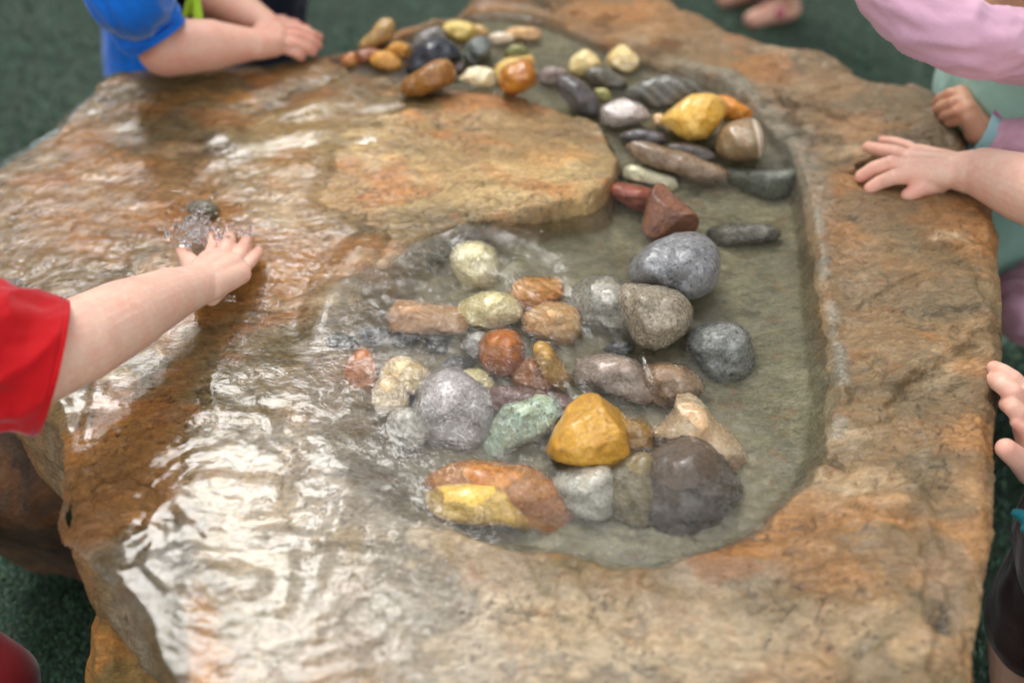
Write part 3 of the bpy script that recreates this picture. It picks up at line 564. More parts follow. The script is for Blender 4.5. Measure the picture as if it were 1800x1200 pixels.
STN = [
 ('pebble', 'tan elongated pebble leaning on end behind the rust pebbles, left end of the row', 'A', [(405,440),(430,370),(520,290),(600,190),(680,165),(740,205),(745,290),(690,360),(580,420),(480,450)], ((.50,.31,.09),(.34,.20,.08),'n',70), dict(group=GC, dz=.006)),
 ('pebble', 'small translucent rust pebble at the left end of the row of stones', 'A', [(255,560),(290,500),(370,470),(400,520),(400,590),(350,620),(280,605)], ((.42,.13,.035),(.5,.25,.06),'n',60), dict(group=GC)),
 ('pebble', 'reddish brown pebble wedged between the rust pebble and the orange pebbles', 'A', [(380,480),(450,445),(560,440),(600,470),(520,580),(420,590),(390,540)], ((.27,.10,.06),(.36,.14,.06),'n',60), dict(group=GC)),
 ('pebble', 'glossy orange pebble at the back, between the tan elongated and the black stone', 'A', [(650,450),(720,390),(800,380),(880,430),(870,500),(820,560),(740,500),(660,470)], ((.65,.32,.05),(.52,.22,.04),'n',60), dict(group=GC)),
 ('pebble', 'plump amber orange pebble touching the left end of the black stone', 'A', [(520,520),(570,470),(680,465),(770,520),(815,590),(790,655),(690,660),(580,620),(525,580)], ((.66,.32,.06),(.52,.24,.05),'n',60), dict(group=GC)),
 ('stone', 'flat grey stone tucked behind the big black stone', 'A', [(900,420),(940,330),(1030,270),(1130,245),(1190,290),(1200,370),(1050,420),(950,460)], ((.20,.18,.16),(.30,.26,.21),'n',50), dict(group=GC)),
 ('stone', 'glossy black stone, the darkest one in the row', 'A', [(825,640),(850,540),(920,440),(1040,370),(1180,350),(1290,400),(1340,480),(1330,560),(1200,600),(1040,660),(900,690),(840,680)], ((.018,.020,.024),(.035,.036,.042),'n',40,.22), dict(group=GC, tk=1.0)),
 ('stone', 'bright yellow stone behind the black stone', 'A', [(1170,250),(1230,200),(1330,190),(1440,220),(1490,280),(1450,370),(1380,420),(1300,390),(1200,310)], ((.82,.62,.20),(.62,.40,.09),'n',45), dict(group=GC)),
 ('pebble', 'small tan pebble leaning on the right of the bright yellow stone', 'A', [(1440,240),(1520,230),(1590,280),(1570,340),(1480,340)], ((.6,.38,.13),(.45,.26,.1),'n',60), dict(group=GC)),
 ('pebble', 'smooth green grey egg shaped pebble right of the black stone', 'A', [(1350,520),(1370,430),(1440,350),(1530,330),(1600,360),(1620,430),(1590,530),(1500,590),(1400,600)], ((.115,.125,.10),(.15,.155,.13),'n',60,.3), dict(group=GC, tk=1.0)),
 ('pebble', 'small dark brown pebble half hidden behind the patterned brown stone', 'A', [(1270,580),(1330,560),(1380,600),(1360,680),(1290,700)], ((.10,.06,.045),(.07,.045,.04),'n',60), dict(group=GC)),
 ('stone', 'long brown stone with a dark crackled pattern resting on the ledge', 'A', [(780,800),(810,730),(900,670),(1040,580),(1160,535),(1250,560),(1290,640),(1270,740),(1130,810),(1000,865),(880,870),(800,840)], ((.38,.17,.035),(.26,.11,.03),'v',70,.2), dict(group=GC, tk=1.0, lift=-.004)),
 ('stone', 'cream white flat stone between the patterned stone and the orange brown one', 'A', [(1280,710),(1360,670),(1430,610),(1560,610),(1660,660),(1660,760),(1560,790),(1460,780),(1380,740)], ((.88,.78,.52),(.8,.64,.34),'n',45), dict(group=GC, ang=.5, lift=-.008)),
 ('stone', 'pale yellow stone propped behind the orange brown one', 'B', [(60,640),(110,500),(200,430),(330,410),(440,400),(470,470),(380,560),(150,690),(80,690)], ((.75,.50,.14),(.62,.36,.08),'n',50), dict(group=GC, ang=.4)),
 ('stone', 'big glossy orange brown stone on the edge of the ledge', 'B', [(130,600),(170,520),(260,470),(360,430),(430,450),(480,560),(480,650),(400,710),(280,750),(200,740),(140,680)], ((.48,.19,.02),(.36,.12,.018),'n',45,.2), dict(group=GC, tk=1.0, lift=-.004)),
 ('pebble', 'mottled mauve grey pebble right of the orange brown stone', 'B', [(500,560),(560,510),(650,500),(740,520),(750,570),(690,620),(640,680),(560,690),(500,650)], ((.23,.17,.14),(.33,.25,.2),'s',60), dict(group=GC)),
 ('pebble', 'tiny ochre pebble behind the mauve grey one', 'B', [(640,530),(690,505),(730,530),(710,570),(660,570)], ((.55,.36,.12),(.42,.27,.1),'n',60), dict(group=GC, dz=.012)),
 ('pebble', 'smooth dark slate pebble at the right end of the dry ledge', 'B', [(650,640),(680,590),(770,580),(880,630),(970,710),(1040,810),(1055,920),(1010,960),(900,930),(780,850),(690,750)], ((.085,.075,.068),(.12,.105,.095),'n',50,.35), dict(group=GC, tk=1.0, lift=-.02)),
 ('stone', 'pale yellow pointed stone behind the dark olive pebble', 'B', [(770,530),(790,430),(880,360),(960,350),(1040,430),(1060,490),(1020,560),(950,620),(880,620),(800,580)], ((.85,.70,.34),(.72,.5,.18),'n',45), dict(group=GC, ang=.4)),
 ('stone', 'rounded golden and white stone, rightmost of the two pale stones at the back', 'B', [(1110,480),(1120,400),(1190,320),(1260,310),(1340,360),(1410,440),(1390,530),(1320,580),(1230,560),(1150,520)], ((.78,.54,.17),(.85,.68,.42),'n',45), dict(group=GC, ang=.35)),
 ('pebble', 'dark olive grey pebble in front of the two pale stones', 'B', [(910,590),(930,530),(1020,500),(1120,510),(1210,570),(1310,640),(1300,700),(1180,710),(1060,690),(960,660)], ((.12,.105,.07),(.16,.14,.1),'n',50), dict(group=GC)),
 ('pebble', 'small yellow green pebble between the slate pebble and the mauve flat stone', 'B', [(1000,710),(1110,700),(1150,750),(1140,820),(1060,810)], ((.42,.38,.13),(.34,.3,.1),'n',60), dict(group=GC)),
 ('stone', 'flat angular mauve grey stone beside the tip of the ledge', 'B', [(1060,920),(1080,860),(1180,810),(1290,790),(1430,830),(1520,900),(1510,960),(1400,1020),(1250,1050),(1110,1060),(1060,1020)], ((.34,.28,.24),(.42,.35,.29),'s',45), dict(group=GC, ang=.7, dz=.008)),
 ('pebble', 'white pebble at the left end of the flat peach stone', 'B', [(60,270),(50,220),(160,190),(260,215),(280,270),(200,295),(100,310)], ((.82,.68,.5),(.7,.5,.3),'n',50), dict(group=GC)),
 ('stone', 'flat peach orange stone farthest back in the row', 'B', [(190,190),(260,150),(370,145),(490,160),(520,220),(500,270),(380,275),(290,265),(200,230)], ((.68,.38,.12),(.55,.34,.2),'n',50), dict(group=GC)),
 ('pebble', 'olive green pebble under water behind the orange brown stone', 'B', [(190,380),(250,310),(360,310),(410,370),(360,420),(230,440)], ((.24,.23,.07),(.19,.18,.07),'n',60), dict(group=GC)),
 ('stone', 'wide dark grey slab just under the water behind the golden stone', 'C', [(250,160),(330,90),(450,40),(620,10),(780,60),(850,130),(740,230),(620,310),(480,320),(380,260),(290,220)], ((.085,.08,.06),(.12,.11,.08),'b',35), dict(group=GC, tk=.6)),
 ('stone', 'bright orange stone behind the big golden one', 'C', [(980,170),(1090,180),(1170,230),(1260,290),(1250,370),(1120,390),(1040,360),(1010,230)], ((.68,.27,.03),(.52,.19,.03),'n',45), dict(group=GC, ang=.4)),
 ('pebble', 'tiny peach pebble at the left tip of the big golden stone', 'C', [(480,360),(500,320),(560,320),(590,370),(550,420),(490,410)], ((.75,.48,.22),(.62,.4,.2),'n',60), dict(group=GC, dz=.01)),
 ('stone', 'big golden yellow stone standing out of the channel water', 'C', [(550,340),(660,250),(760,180),(860,155),(960,165),(1040,220),(1060,300),(1010,400),(930,490),(840,545),(760,530),(650,460),(570,410)], ((.80,.50,.12),(.70,.37,.05),'n',38,.22), dict(group=GC, ang=.45, tk=.95, dz=.006)),
 ('stone', 'brown rounded stone with a white stripe at its right end', 'C', [(980,600),(990,500),(1060,400),(1180,360),(1260,355),(1320,400),(1365,500),(1370,610),(1330,670),(1200,700),(1080,690),(1010,650)], ((.30,.19,.09),(.25,.18,.10),'n',40,.2), dict(group=GC, tk=1.0, rough=.015)),
 ('pebble', 'dark purple grey pebble under water left of the long brown stone', 'C', [(200,500),(330,440),(470,450),(570,480),(600,540),(480,580),(320,550)], ((.075,.065,.06),(.13,.11,.1),'n',50), dict(group=GC)),
 ('pebble', 'dark wet pebble in the gap below the golden stone', 'C', [(590,570),(720,545),(880,580),(980,650),(920,710),(740,660),(620,620)], ((.09,.07,.055),(.13,.11,.09),'n',50), dict(group=GC)),
 ('stone', 'long brown cigar shaped stone across the channel', 'C', [(300,580),(360,560),(470,570),(620,610),(760,640),(900,700),(1010,730),(1060,790),(1000,860),(880,880),(740,840),(640,780),(480,730),(330,640)], ((.19,.125,.07),(.25,.17,.10),'n',45,.25), dict(group=GB, tk=.95, top=True, dz=.006)),
 ('stone', 'dark green grey flat stone under water at the right of the channel', 'C', [(1060,810),(1080,740),(1250,725),(1450,730),(1600,720),(1610,760),(1570,860),(1540,960),(1440,1010),(1290,970),(1130,890)], ((.115,.12,.085),(.15,.15,.105),'n',40), dict(group=GB, tk=.7)),
 ('pebble', 'cream peanut shaped pebble above the red brown pebble', 'C', [(265,790),(290,720),(350,705),(440,740),(540,780),(640,820),(650,900),(610,940),(480,880),(360,850),(280,830)], ((.78,.70,.42),(.82,.76,.54),'n',50), dict(group=GB, top=True, dz=.004)),
 ('pebble', 'shiny red brown long pebble beside the tip of the ledge', 'C', [(140,890),(200,845),(320,860),(450,890),(520,940),(500,1050),(430,1110),(340,1090),(230,1010),(150,940)], ((.30,.085,.045),(.22,.07,.04),'n',50,.12), dict(group=GB, top=True, tk=.9, dz=.003)),
 ('stone', 'angular reddish brown stone wedged above the blue grey cobble', 'Q', [(390,970),(400,860),(440,740),(480,695),(560,760),(660,830),(665,890),(620,940),(500,985),(430,995)], ((.23,.10,.05),(.16,.07,.04),'n',45,.2), dict(group=GB, top=True, ang=1.0, tk=1.0, dz=.003)),
 ('stone', 'grooved grey stick shaped stone right of the blue grey cobble', 'D', [(890,110),(900,70),(1000,45),(1180,30),(1240,70),(1230,110),(1100,145),(960,170),(920,160)], ((.27,.24,.17),(.08,.075,.06),'b',60), dict(group=GB, top=True, ang=.4, rough=.06)),
 ('cobble', 'large blue grey egg shaped cobble at the top of the pile', 'D', [(465,290),(490,230),(560,160),(650,110),(740,85),(840,95),(910,140),(945,210),(940,320),(900,400),(840,445),(790,460),(700,430),(560,390),(480,350)], ((.17,.17,.165),(.225,.22,.21),'s',40,.4), dict(group=GB, top=True, tk=1.0, dz=.004)),
 ('cobble', 'pale speckled cobble left of the brown grey one', 'D', [(185,440),(210,370),(280,325),(350,310),(430,345),(520,480),(560,640),(480,690),(330,620),(230,560)], ((.27,.25,.19),(.33,.30,.23),'s',45), dict(group=GB, tk=.95)),
 ('cobble', 'large brown grey cobble with a small dark hole', 'D', [(430,360),(540,360),(680,380),(760,420),(800,490),(795,570),(740,650),(660,720),(590,750),(500,690),(440,560),(410,440)], ((.24,.195,.13),(.30,.25,.17),'s',45), dict(group=GB, tk=1.0, dz=.002, top=True)),
 ('cobble', 'blue grey submerged cobble, rightmost in the basin', 'D', [(790,650),(840,590),(930,555),(1020,560),(1090,610),(1105,720),(1090,820),(1020,880),(940,890),(880,840),(830,750)], ((.18,.182,.16),(.23,.23,.20),'s',45), dict(group=GB, tk=.85)),
 ('stone', 'pinkish brown stone under ripples below the brown grey cobble', 'D', [(200,800),(260,740),(400,730),(520,780),(560,860),(620,930),(560,990),(420,960),(300,900),(210,860)], ((.30,.22,.16),(.38,.29,.22),'n',45), dict(group=GB)),
 ('stone', 'brown stone under water behind the peach angular one', 'D', [(560,800),(680,770),(800,820),(850,900),(760,980),(620,1000),(560,900)], ((.25,.15,.08),(.30,.2,.11),'n',45), dict(group=GB)),
 ('pebble', 'cream oval pebble, topmost of the left group', 'G', [(735,240),(745,180),(790,140),(870,130),(940,170),(970,240),(965,330),(920,390),(830,400),(760,330)], ((.74,.63,.34),(.8,.70,.42),'n',50), dict(group=GB, dz=.010)),
 ('pebble', 'pale yellow pebble directly below the cream oval one', 'G', [(770,540),(790,470),(850,420),(960,395),(1050,430),(1090,500),(1060,560),(960,590),(850,590)], ((.70,.57,.26),(.78,.66,.38),'n',50), dict(group=GB, dz=.006)),
 ('stone', 'tan orange block under ripples, leftmost of the upper group', 'G', [(385,510),(430,445),(540,450),(640,470),(760,490),(800,560),(780,620),(600,620),(430,600)], ((.52,.27,.12),(.6,.37,.2),'n',50), dict(group=GB, ang=.5, dz=.010)),
 ('stone', 'bright orange stone above the light orange one', 'G', [(1060,400),(1090,340),(1200,325),(1310,340),(1325,420),(1250,470),(1120,490),(1075,450)], ((.60,.28,.05),(.46,.18,.03),'b',40), dict(group=GB, ang=.4, dz=.004)),
 ('stone', 'light orange stone left of the pale speckled cobble', 'G', [(1110,580),(1130,510),(1240,460),(1360,470),(1415,550),(1390,620),(1320,690),(1230,650),(1140,620)], ((.56,.28,.08),(.66,.42,.2),'n',40), dict(group=GB, ang=.4, dz=.003)),
 ('stone', 'rust red rounded stone at the centre of the pile', 'G', [(880,740),(900,640),(960,600),(1040,600),(1090,640),(1110,740),(1080,830),(1000,850),(920,810)], ((.42,.15,.03),(.34,.10,.03),'n',40,.2), dict(group=GB, dz=.006)),
 ('stone', 'gold brown slanted stone under wavelets right of the rust red one', 'G', [(1170,680),(1230,660),(1290,740),(1350,850),(1300,930),(1200,860),(1170,760)], ((.46,.27,.06),(.36,.18,.04),'n',40), dict(group=GB, dz=.002)),
 ('stone', 'dark rust stone between the rust red and the gold brown one', 'G', [(1050,860),(1090,780),(1160,740),(1210,830),(1250,910),(1180,950),(1100,920)], ((.30,.12,.045),(.24,.1,.04),'n',40), dict(group=GB)),
 ('pebble', 'pale grey pebble left of the rust red stone', 'G', [(790,690),(830,620),(900,620),(910,700),(860,750)], ((.36,.34,.3),(.45,.42,.36),'s',50), dict(group=GB)),
 ('stone', 'flat mauve brown stone showing behind the turquoise and golden stones', 'G', [(960,900),(1060,900),(1320,950),(1430,1000),(1400,1080),(1200,1060),(1000,1060),(940,990)], ((.20,.12,.10),(.26,.16,.13),'n',40), dict(group=GB)),
 ('pebble', 'rust pebble under ripples at the left edge of the pile', 'F', [(175,200),(210,90),(270,35),(320,70),(350,160),(340,260),(290,300),(220,260)], ((.46,.17,.07),(.55,.27,.14),'n',50), dict(group=GB, dz=.006)),
 ('pebble', 'pale yellow pebble peeping out behind the speckled granite stone', 'F', [(820,180),(930,160),(1000,240),(1020,340),(960,370),(860,300)], ((.68,.58,.28),(.6,.5,.24),'n',50), dict(group=GB)),
 ('pebble', 'peach rounded pebble upper left of the speckled granite stone', 'F', [(395,160),(440,100),(520,90),(590,130),(645,200),(630,260),(530,290),(450,270),(400,220)], ((.76,.54,.26),(.8,.64,.4),'n',50), dict(group=GB, dz=.006)),
 ('pebble', 'tan pebble in front of the peach rounded one', 'F', [(335,330),(355,230),(400,190),(460,210),(510,270),(520,350),(450,395),(380,385)], ((.58,.42,.22),(.66,.5,.3),'n',50), dict(group=GB, dz=.002)),
 ('pebble', 'pale grey pebble lower left of the speckled granite stone', 'F', [(420,470),(450,390),(540,370),(600,430),(640,520),(560,580),(450,550)], ((.42,.38,.31),(.5,.46,.38),'n',50), dict(group=GB)),
 ('cobble', 'large round speckled granite stone in the lower left of the pile', 'F', [(575,370),(600,270),(650,190),(740,150),(830,170),(930,220),(990,290),(1005,400),(980,500),(900,570),(800,600),(700,570),(600,490)], ((.34,.30,.27),(.42,.38,.35),'s',60,.35), dict(group=GB, tk=.95, dz=.006)),
 ('stone', 'turquoise green rough stone in the centre front', 'F', [(935,610),(980,520),(1030,420),(1080,350),(1190,325),(1240,295),(1330,320),(1405,340),(1400,410),(1330,470),(1290,540),(1200,580),(1110,630),(1000,650),(945,640)], ((.33,.42,.31),(.42,.44,.27),'s',40,.35), dict(group=GB, ang=.7, dz=.010)),
 ('stone', 'tan gold stone tucked behind the right side of the golden angular stone', 'E', [(480,185),(560,200),(620,250),(740,310),(740,380),(760,430),(640,470),(560,440),(520,340),(500,240)], ((.44,.25,.06),(.36,.19,.05),'n',45), dict(group=GB, ang=.4)),
 ('stone', 'golden orange angular stone in the centre front', 'E', [(200,400),(260,290),(320,210),(390,160),(470,180),(560,240),(590,350),(605,450),(570,490),(430,490),(280,480),(210,440)], ((.58,.31,.045),(.48,.23,.03),'n',45,.3), dict(group=GB, ang=.8, tk=.95, dz=.010, top=True)),
 ('stone', 'peach coloured wedge shaped stone at the right of the pile', 'E', [(750,350),(820,285),(875,215),(895,125),(935,112),(1015,180),(1075,270),(1140,330),(1200,410),(1225,530),(1190,590),(1080,600),(950,520),(840,450)], ((.58,.36,.17),(.64,.48,.30),'n',40), dict(group=GB, ang=.9, tk=.8)),
 ('stone', 'white grey stone under water left of the dark boulder', 'E', [(220,590),(300,530),(420,500),(520,520),(530,640),(500,760),(400,780),(320,740),(260,660)], ((.42,.39,.30),(.5,.46,.37),'n',45), dict(group=GB)),
 ('boulder', 'dark brown boulder, largest stone in the pile', 'E', [(700,470),(760,420),(840,380),(960,365),(1060,420),(1130,520),(1190,600),(1150,690),(1080,780),(960,850),(820,890),(740,860),(660,740),(640,580)], ((.125,.09,.06),(.09,.07,.05),'n',30), dict(group=GB, tk=.75, dz=-.004)),
 ('stone', 'olive brown stone against the left of the dark boulder', 'E', [(480,640),(520,540),(600,480),(720,440),(760,560),(740,760),(680,830),(560,790),(490,730)], ((.19,.145,.07),(.23,.18,.09),'n',40), dict(group=GB, tk=.6)),
 ('stone', 'long rust orange stone behind the bright yellow one at the bottom', 'F', [(640,800),(720,730),(850,670),(1020,680),(1180,700),(1290,760),(1380,830),(1410,960),(1350,1040),(1240,1040),(1100,950),(850,880)], ((.50,.22,.05),(.40,.15,.04),'n',40), dict(group=GB)),
 ('stone', 'bright yellow gold stone, lowest in the pile', 'F', [(605,840),(700,800),(880,785),(1060,800),(1170,870),(1240,1010),(1200,1050),(1060,1010),(860,1000),(690,960),(620,900)], ((.80,.52,.12),(.70,.42,.1),'n',45), dict(group=GB, ang=.6, tk=.9, dz=.008)),
 ('pebble', 'dark green grey pebble in the shallow flow above the splashing hand', 'N', [(328,365),(345,353),(365,352),(382,362),(384,378),(368,388),(345,386)], ((.14,.13,.08),(.19,.17,.11),'n',50), dict(dz=-.005)),
]
for (a, b, nm) in ((600, 600, 'small dark slate pebble above the rust pebble at the left of the pile'), (655, 592, 'small black pebble above the peach rounded pebble'), (712, 598, 'small dark blue pebble above the speckled granite stone'), (768, 604, 'small charcoal pebble above and right of the speckled granite stone'), (805, 640, 'small dark pebble squeezed left of the rust red stone'), (1085, 612, 'small black pebble below the pale speckled cobble'), (1150, 690, 'small dark brown pebble above the peach wedge shaped stone')):
    rg = random.Random(a); pts = [(a + (24 + rg.uniform(-5, 5)) * math.cos(k * math.pi / 4), b + (15 + rg.uniform(-4, 3)) * math.sin(k * math.pi / 4)) for k in range(8)]
    STN.append(('pebble', nm, 'N', pts, ((.07, .07, .07), (.16, .15, .13), 's', 60), dict(group=GB)))
for k, (nm, lab, z, pts, mp_, kw) in enumerate(STN):
    o = stone(nm, lab, z, pts, sm('stone_' + str(k), *mp_), seed=k + 1, **kw)
    if 'white stripe' in lab:
        # a pale quartz stripe wrapped round the stone's right end
        co = np.empty(len(o.data.vertices) * 3); o.data.vertices.foreach_get('co', co); co = co.reshape(-1, 3)
        t = o.data.materials[0].node_tree; at = t.nodes.new('ShaderNodeAttribute'); at.attribute_name = 'stripe'
        q_ = co[:, 0] + .22 * co[:, 2]; x0 = q_.max() * .62; st_ = np.exp(-((q_ - x0) / .0022) ** 2) + .8 * np.exp(-((q_ - x0 - .005) / .0012) ** 2)
        a = o.data.attributes.new('stripe', 'FLOAT', 'POINT'); a.data.foreach_set('value', st_.astype(np.float32))
        b = [n for n in t.nodes if n.type == 'BSDF_PRINCIPLED'][0]; l0 = b.inputs['Base Color'].links[0].from_socket
        m_ = t.nodes.new('ShaderNodeMix'); m_.data_type = 'RGBA'; m_.inputs[7].default_value = (.78, .66, .5, 1)
        t.links.new(l0, m_.inputs[6]); t.links.new(at.outputs['Fac'], m_.inputs[0]); m_.clamp_factor = True; t.links.new(m_.outputs[2], b.inputs['Base Color'])

def boulder(name, label, c, rad, mat, seed, ang=1.0, rot=0):
    n = 96; m = 60; TH = np.linspace(0, 2 * math.pi, n, endpoint=False); PH = np.linspace(-math.pi / 2, math.pi / 2, m); TT, PP = np.meshgrid(TH, PH)
    D = np.stack([np.cos(PP) * np.cos(TT), np.cos(PP) * np.sin(TT), np.sin(PP)], -1); V = D * 1.0; rng = np.random.default_rng(seed)
    for _ in range(14):
        k = rng.normal(size=3); k /= np.linalg.norm(k); pr = V @ k; V = V - np.clip(pr - rng.uniform(.62, .85), 0, None)[..., None] * k * .92
    f = 1 + .07 * fbm(D[..., 0] * 2.5 + D[..., 2] * 2, D[..., 1] * 2.5 - D[..., 2], 5, seed); V = V * f[..., None] * np.array(rad)
    cz, sz = math.cos(rot), math.sin(rot); V = np.stack([V[..., 0] * cz - V[..., 1] * sz, V[..., 0] * sz + V[..., 1] * cz, V[..., 2]], -1)
    i = np.arange(n * m).reshape(m, n); j = np.roll(i, -1, 1); F = np.stack([i[:-1], j[:-1], j[1:], i[1:]], -1).reshape(-1, 4)
    o = mesh_np(name, V.reshape(-1, 3), F, mat); o.location = c; tag(o, label, 'boulder'); return o
boulder('boulder', 'dark brown boulder supporting the slab, under the red sleeve', tuple(P(70, 830, .16)), (.105, .13, .22), rock_material('dark_rock', False, (.12, .075, .045)), 5)
boulder('boulder', 'wet orange boulder poking out below the lower left edge of the slab', tuple(P(285, 1240, .16) + Vector((.02, .0, 0))), (.080, .095, .18), rock_material('orange_rock', False, (.24, .14, .035)), 9, rot=.5)
boulder('boulder', 'grey mossy boulder under the right side of the slab', (.30, .75, .16), (.16, .3, .17), rock_material('grey_rock', False, (.12, .10, .07)), 12)
# ------------------------------------------------------------------ people
def rcone(a, b, ra, rb, n=28, k=7, flat=None):
    """closed rounded cone between two spheres: verts, faces"""
    a, b = Vector(a), Vector(b); d = b - a; L = d.length; d = d.normalized() if L > 1e-7 else Vector((0, 0, 1))
    u = d.orthogonal().normalized(); v = d.cross(u); rings = []
    for i in range(k + 1):
        t = -math.pi / 2 + (math.pi / 2) * i / k; rings.append((a + d * (math.sin(t) * ra), math.cos(t) * ra))
    for i in range(k + 1):
        t = (math.pi / 2) * i / k; rings.append((b + d * (math.sin(t) * rb), math.cos(t) * rb))
    V = []
    for c, r in rings:
        r = max(r, 1e-5)
        for j in range(n):
            t = 2 * math.pi * j / n; V.append(c + u * (math.cos(t) * r) + v * (math.sin(t) * r))
    F = []
    for i in range(len(rings) - 1):
        for j in range(n): F.append((i * n + j, i * n + (j + 1) % n, (i + 1) * n + (j + 1) % n, (i + 1) * n + j))
    F.append(tuple(range(n))[::-1]); F.append(tuple((len(rings) - 1) * n + j for j in range(n)))
    return V, F
class Blob:
    def __init__(s): s.V = []; s.F = []
    def add(s, V, F): o = len(s.V); s.V += [tuple(v) for v in V]; s.F += [tuple(i + o for i in f) for f in F]
    def bone(s, a, b, ra, rb=None): s.add(*rcone(a, b, ra, ra if rb is None else rb))
    def chain(s, pts, rs):
        for i in range(len(pts) - 1): s.bone(pts[i], pts[i + 1], rs[i], rs[i + 1])
    def ell(s, c, r, rot=None):
        V, F = rcone((0, 0, 0), (0, 0, 1e-6), 1, 1, 20, 8); M = rot or Matrix.Identity(3)
        s.add([Vector(c) + M @ Vector((v[0] * r[0], v[1] * r[1], v[2] * r[2])) for v in V], F)
    def build(s, name, mat, parent, voxel, smooth=6, fac=.5, fold=None, attr=None):
        me = bpy.data.meshes.new(name); me.from_pydata(s.V, [], s.F); me.update(); o = bpy.data.objects.new(name, me); col.objects.link(o)
        m = o.modifiers.new('r', 'REMESH'); m.mode = 'VOXEL'; m.voxel_size = voxel; m.use_smooth_shade = True
        m = o.modifiers.new('s', 'SMOOTH'); m.factor = fac; m.iterations = smooth
        dg = bpy.context.evaluated_depsgraph_get(); ev = o.evaluated_get(dg); nm = bpy.data.meshes.new_from_object(ev); o.modifiers.clear(); o.data = nm; bpy.data.meshes.remove(me)
        n = len(nm.vertices); co = np.empty(n * 3, dtype=np.float32); nm.vertices.foreach_get('co', co); co = co.reshape(-1, 3).astype(float)
        if fold is not None:
            no = np.empty(n * 3, dtype=np.float32); nm.vertices.foreach_get('normal', no); no = no.reshape(-1, 3)
            co = co + no * fold(co)[:, None]; nm.vertices.foreach_set('co', co.astype(np.float32).ravel()); nm.update()
        if attr is not None:
            a = nm.attributes.new('blush', 'FLOAT', 'POINT'); a.data.foreach_set('value', attr(co).astype(np.float32))
        nm.materials.clear(); nm.materials.append(mat); nm.polygons.foreach_set('use_smooth', np.ones(len(nm.polygons), dtype=bool)); nm.name = name
        if parent: o.parent = parent; o.matrix_parent_inverse = Matrix.Translation(-parent.location)
        return o
def V3(*a): return Vector(a)
def hand(B, wrist, wr, fingers, thumb, fr=.0062, pr=.0105, spots=None):
    """fingers: four joint chains starting at the knuckle; thumb: chain starting at its root"""
    ks = [Vector(f[0]) for f in fingers]; w = Vector(wrist)
    for i, k in enumerate(ks):
        B.bone(w + (k - w) * .12 + (k - (ks[0] + ks[3]) / 2) * .30, k, pr * 1.15, pr * .86)
        if i < 3: m = (k + ks[i + 1]) / 2; B.bone(w + (m - w) * .15, m, pr * 1.1, pr * .80)
    for i, f in enumerate(fingers):
        r0 = fr * (1.10, 1.12, 1.05, .92)[i]; rs = [r0 * 1.12, r0 * 1.03, r0 * .94, r0 * .86, r0 * .8][:len(f)]
        B.chain(f, rs)
    th = [w + (Vector(thumb[0]) - w) * .3] + list(thumb); B.chain(th, [pr * .95, pr * .98, fr * 1.28, fr * 1.12, fr * 1.0][:len(th)])
    if spots is not None:
        for f in fingers: spots += [(Vector(f[0]), .012, .35), (Vector(f[-1]), .011, 1.0), (Vector(f[1]), .008, .5)]
        spots.append((Vector(thumb[-1]), .013, 1.0))
def blush(spots):
    def f(co):
        r = np.zeros(len(co))
        for p, s_, a in spots: r = np.maximum(r, a * np.exp(-((co - np.array(p)) ** 2).sum(1) / (2 * s_ * s_)))
        return r
    return f
def nail(parent, tip, prev, up, r, mat):
    d = (Vector(tip) - Vector(prev)).normalized(); up = Vector(up); n = (up - d * up.dot(d)).normalized(); s_ = d.cross(n)
    c = Vector(tip) + n * r * .62 + d * r * .35; me = bpy.data.meshes.new('nail'); bm = bmesh.new(); bmesh.ops.create_uvsphere(bm, u_segments=14, v_segments=8, radius=1)
    M = Matrix((s_, d, n)).transposed()
    for v in bm.verts: v.co = c + M @ Vector((v.co.x * r * .62, v.co.y * r * .72, v.co.z * r * .42))
    for f in bm.faces: f.smooth = True
    bm.to_mesh(me); bm.free(); me.materials.append(mat); o = bpy.data.objects.new('nail', me); col.objects.link(o); o.parent = parent; return o
def tube(pts, rads, n=48, per=10, thick=.0022, fold=None, squash=1.0, seed=0):
    """open cloth sleeve swept along points; outer and inner wall"""
    ctr = spline([tuple(p) for p in pts], per, False); rad = np.interp(np.linspace(0, len(rads) - 1, len(ctr)), range(len(rads)), rads)
    V = []; F = []; u = None; rows = []
    ctr = [Vector(c) for c in ctr]
    for i, c in enumerate(ctr):
        d = (ctr[min(i + 1, len(ctr) - 1)] - ctr[max(i - 1, 0)]).normalized()
        u = d.orthogonal().normalized() if u is None else (u - d * u.dot(d)).normalized(); v = d.cross(u); row = []
        for j in range(n):
            t = 2 * math.pi * j / n; s_ = i / (len(ctr) - 1)
            f = 0 if fold is None else fold(s_, t)
            row.append((c, u * math.cos(t) + v * math.sin(t), rad[i] + f))
        rows.append(row)
    m = len(rows)
    for off in (0, -thick):
        for row in rows:
            for c, w, r in row: V.append(c + w * (r + off))
    for i in range(m - 1):
        for j in range(n):
            k = (j + 1) % n; F.append((i * n + j, i * n + k, (i + 1) * n + k, (i + 1) * n + j)); q = m * n; F.append((q + i * n + j, q + (i + 1) * n + j, q + (i + 1) * n + k, q + i * n + k))
    for j in range(n):
        k = (j + 1) % n; q = m * n
        F.append((j, q + j, q + k, k)); e = (m - 1) * n; F.append((e + j, e + k, q + e + k, q + e + j))
    return V, F
def plain(name, V, F, mat, parent):
    me = bpy.data.meshes.new(name); me.from_pydata([tuple(v) for v in V], [], F); me.update(); me.materials.append(mat); me.polygons.foreach_set('use_smooth', np.ones(len(me.polygons), dtype=bool))
    o = bpy.data.objects.new(name, me); col.objects.link(o); o.parent = parent; o.matrix_parent_inverse = Matrix.Translation(-parent.location); return o

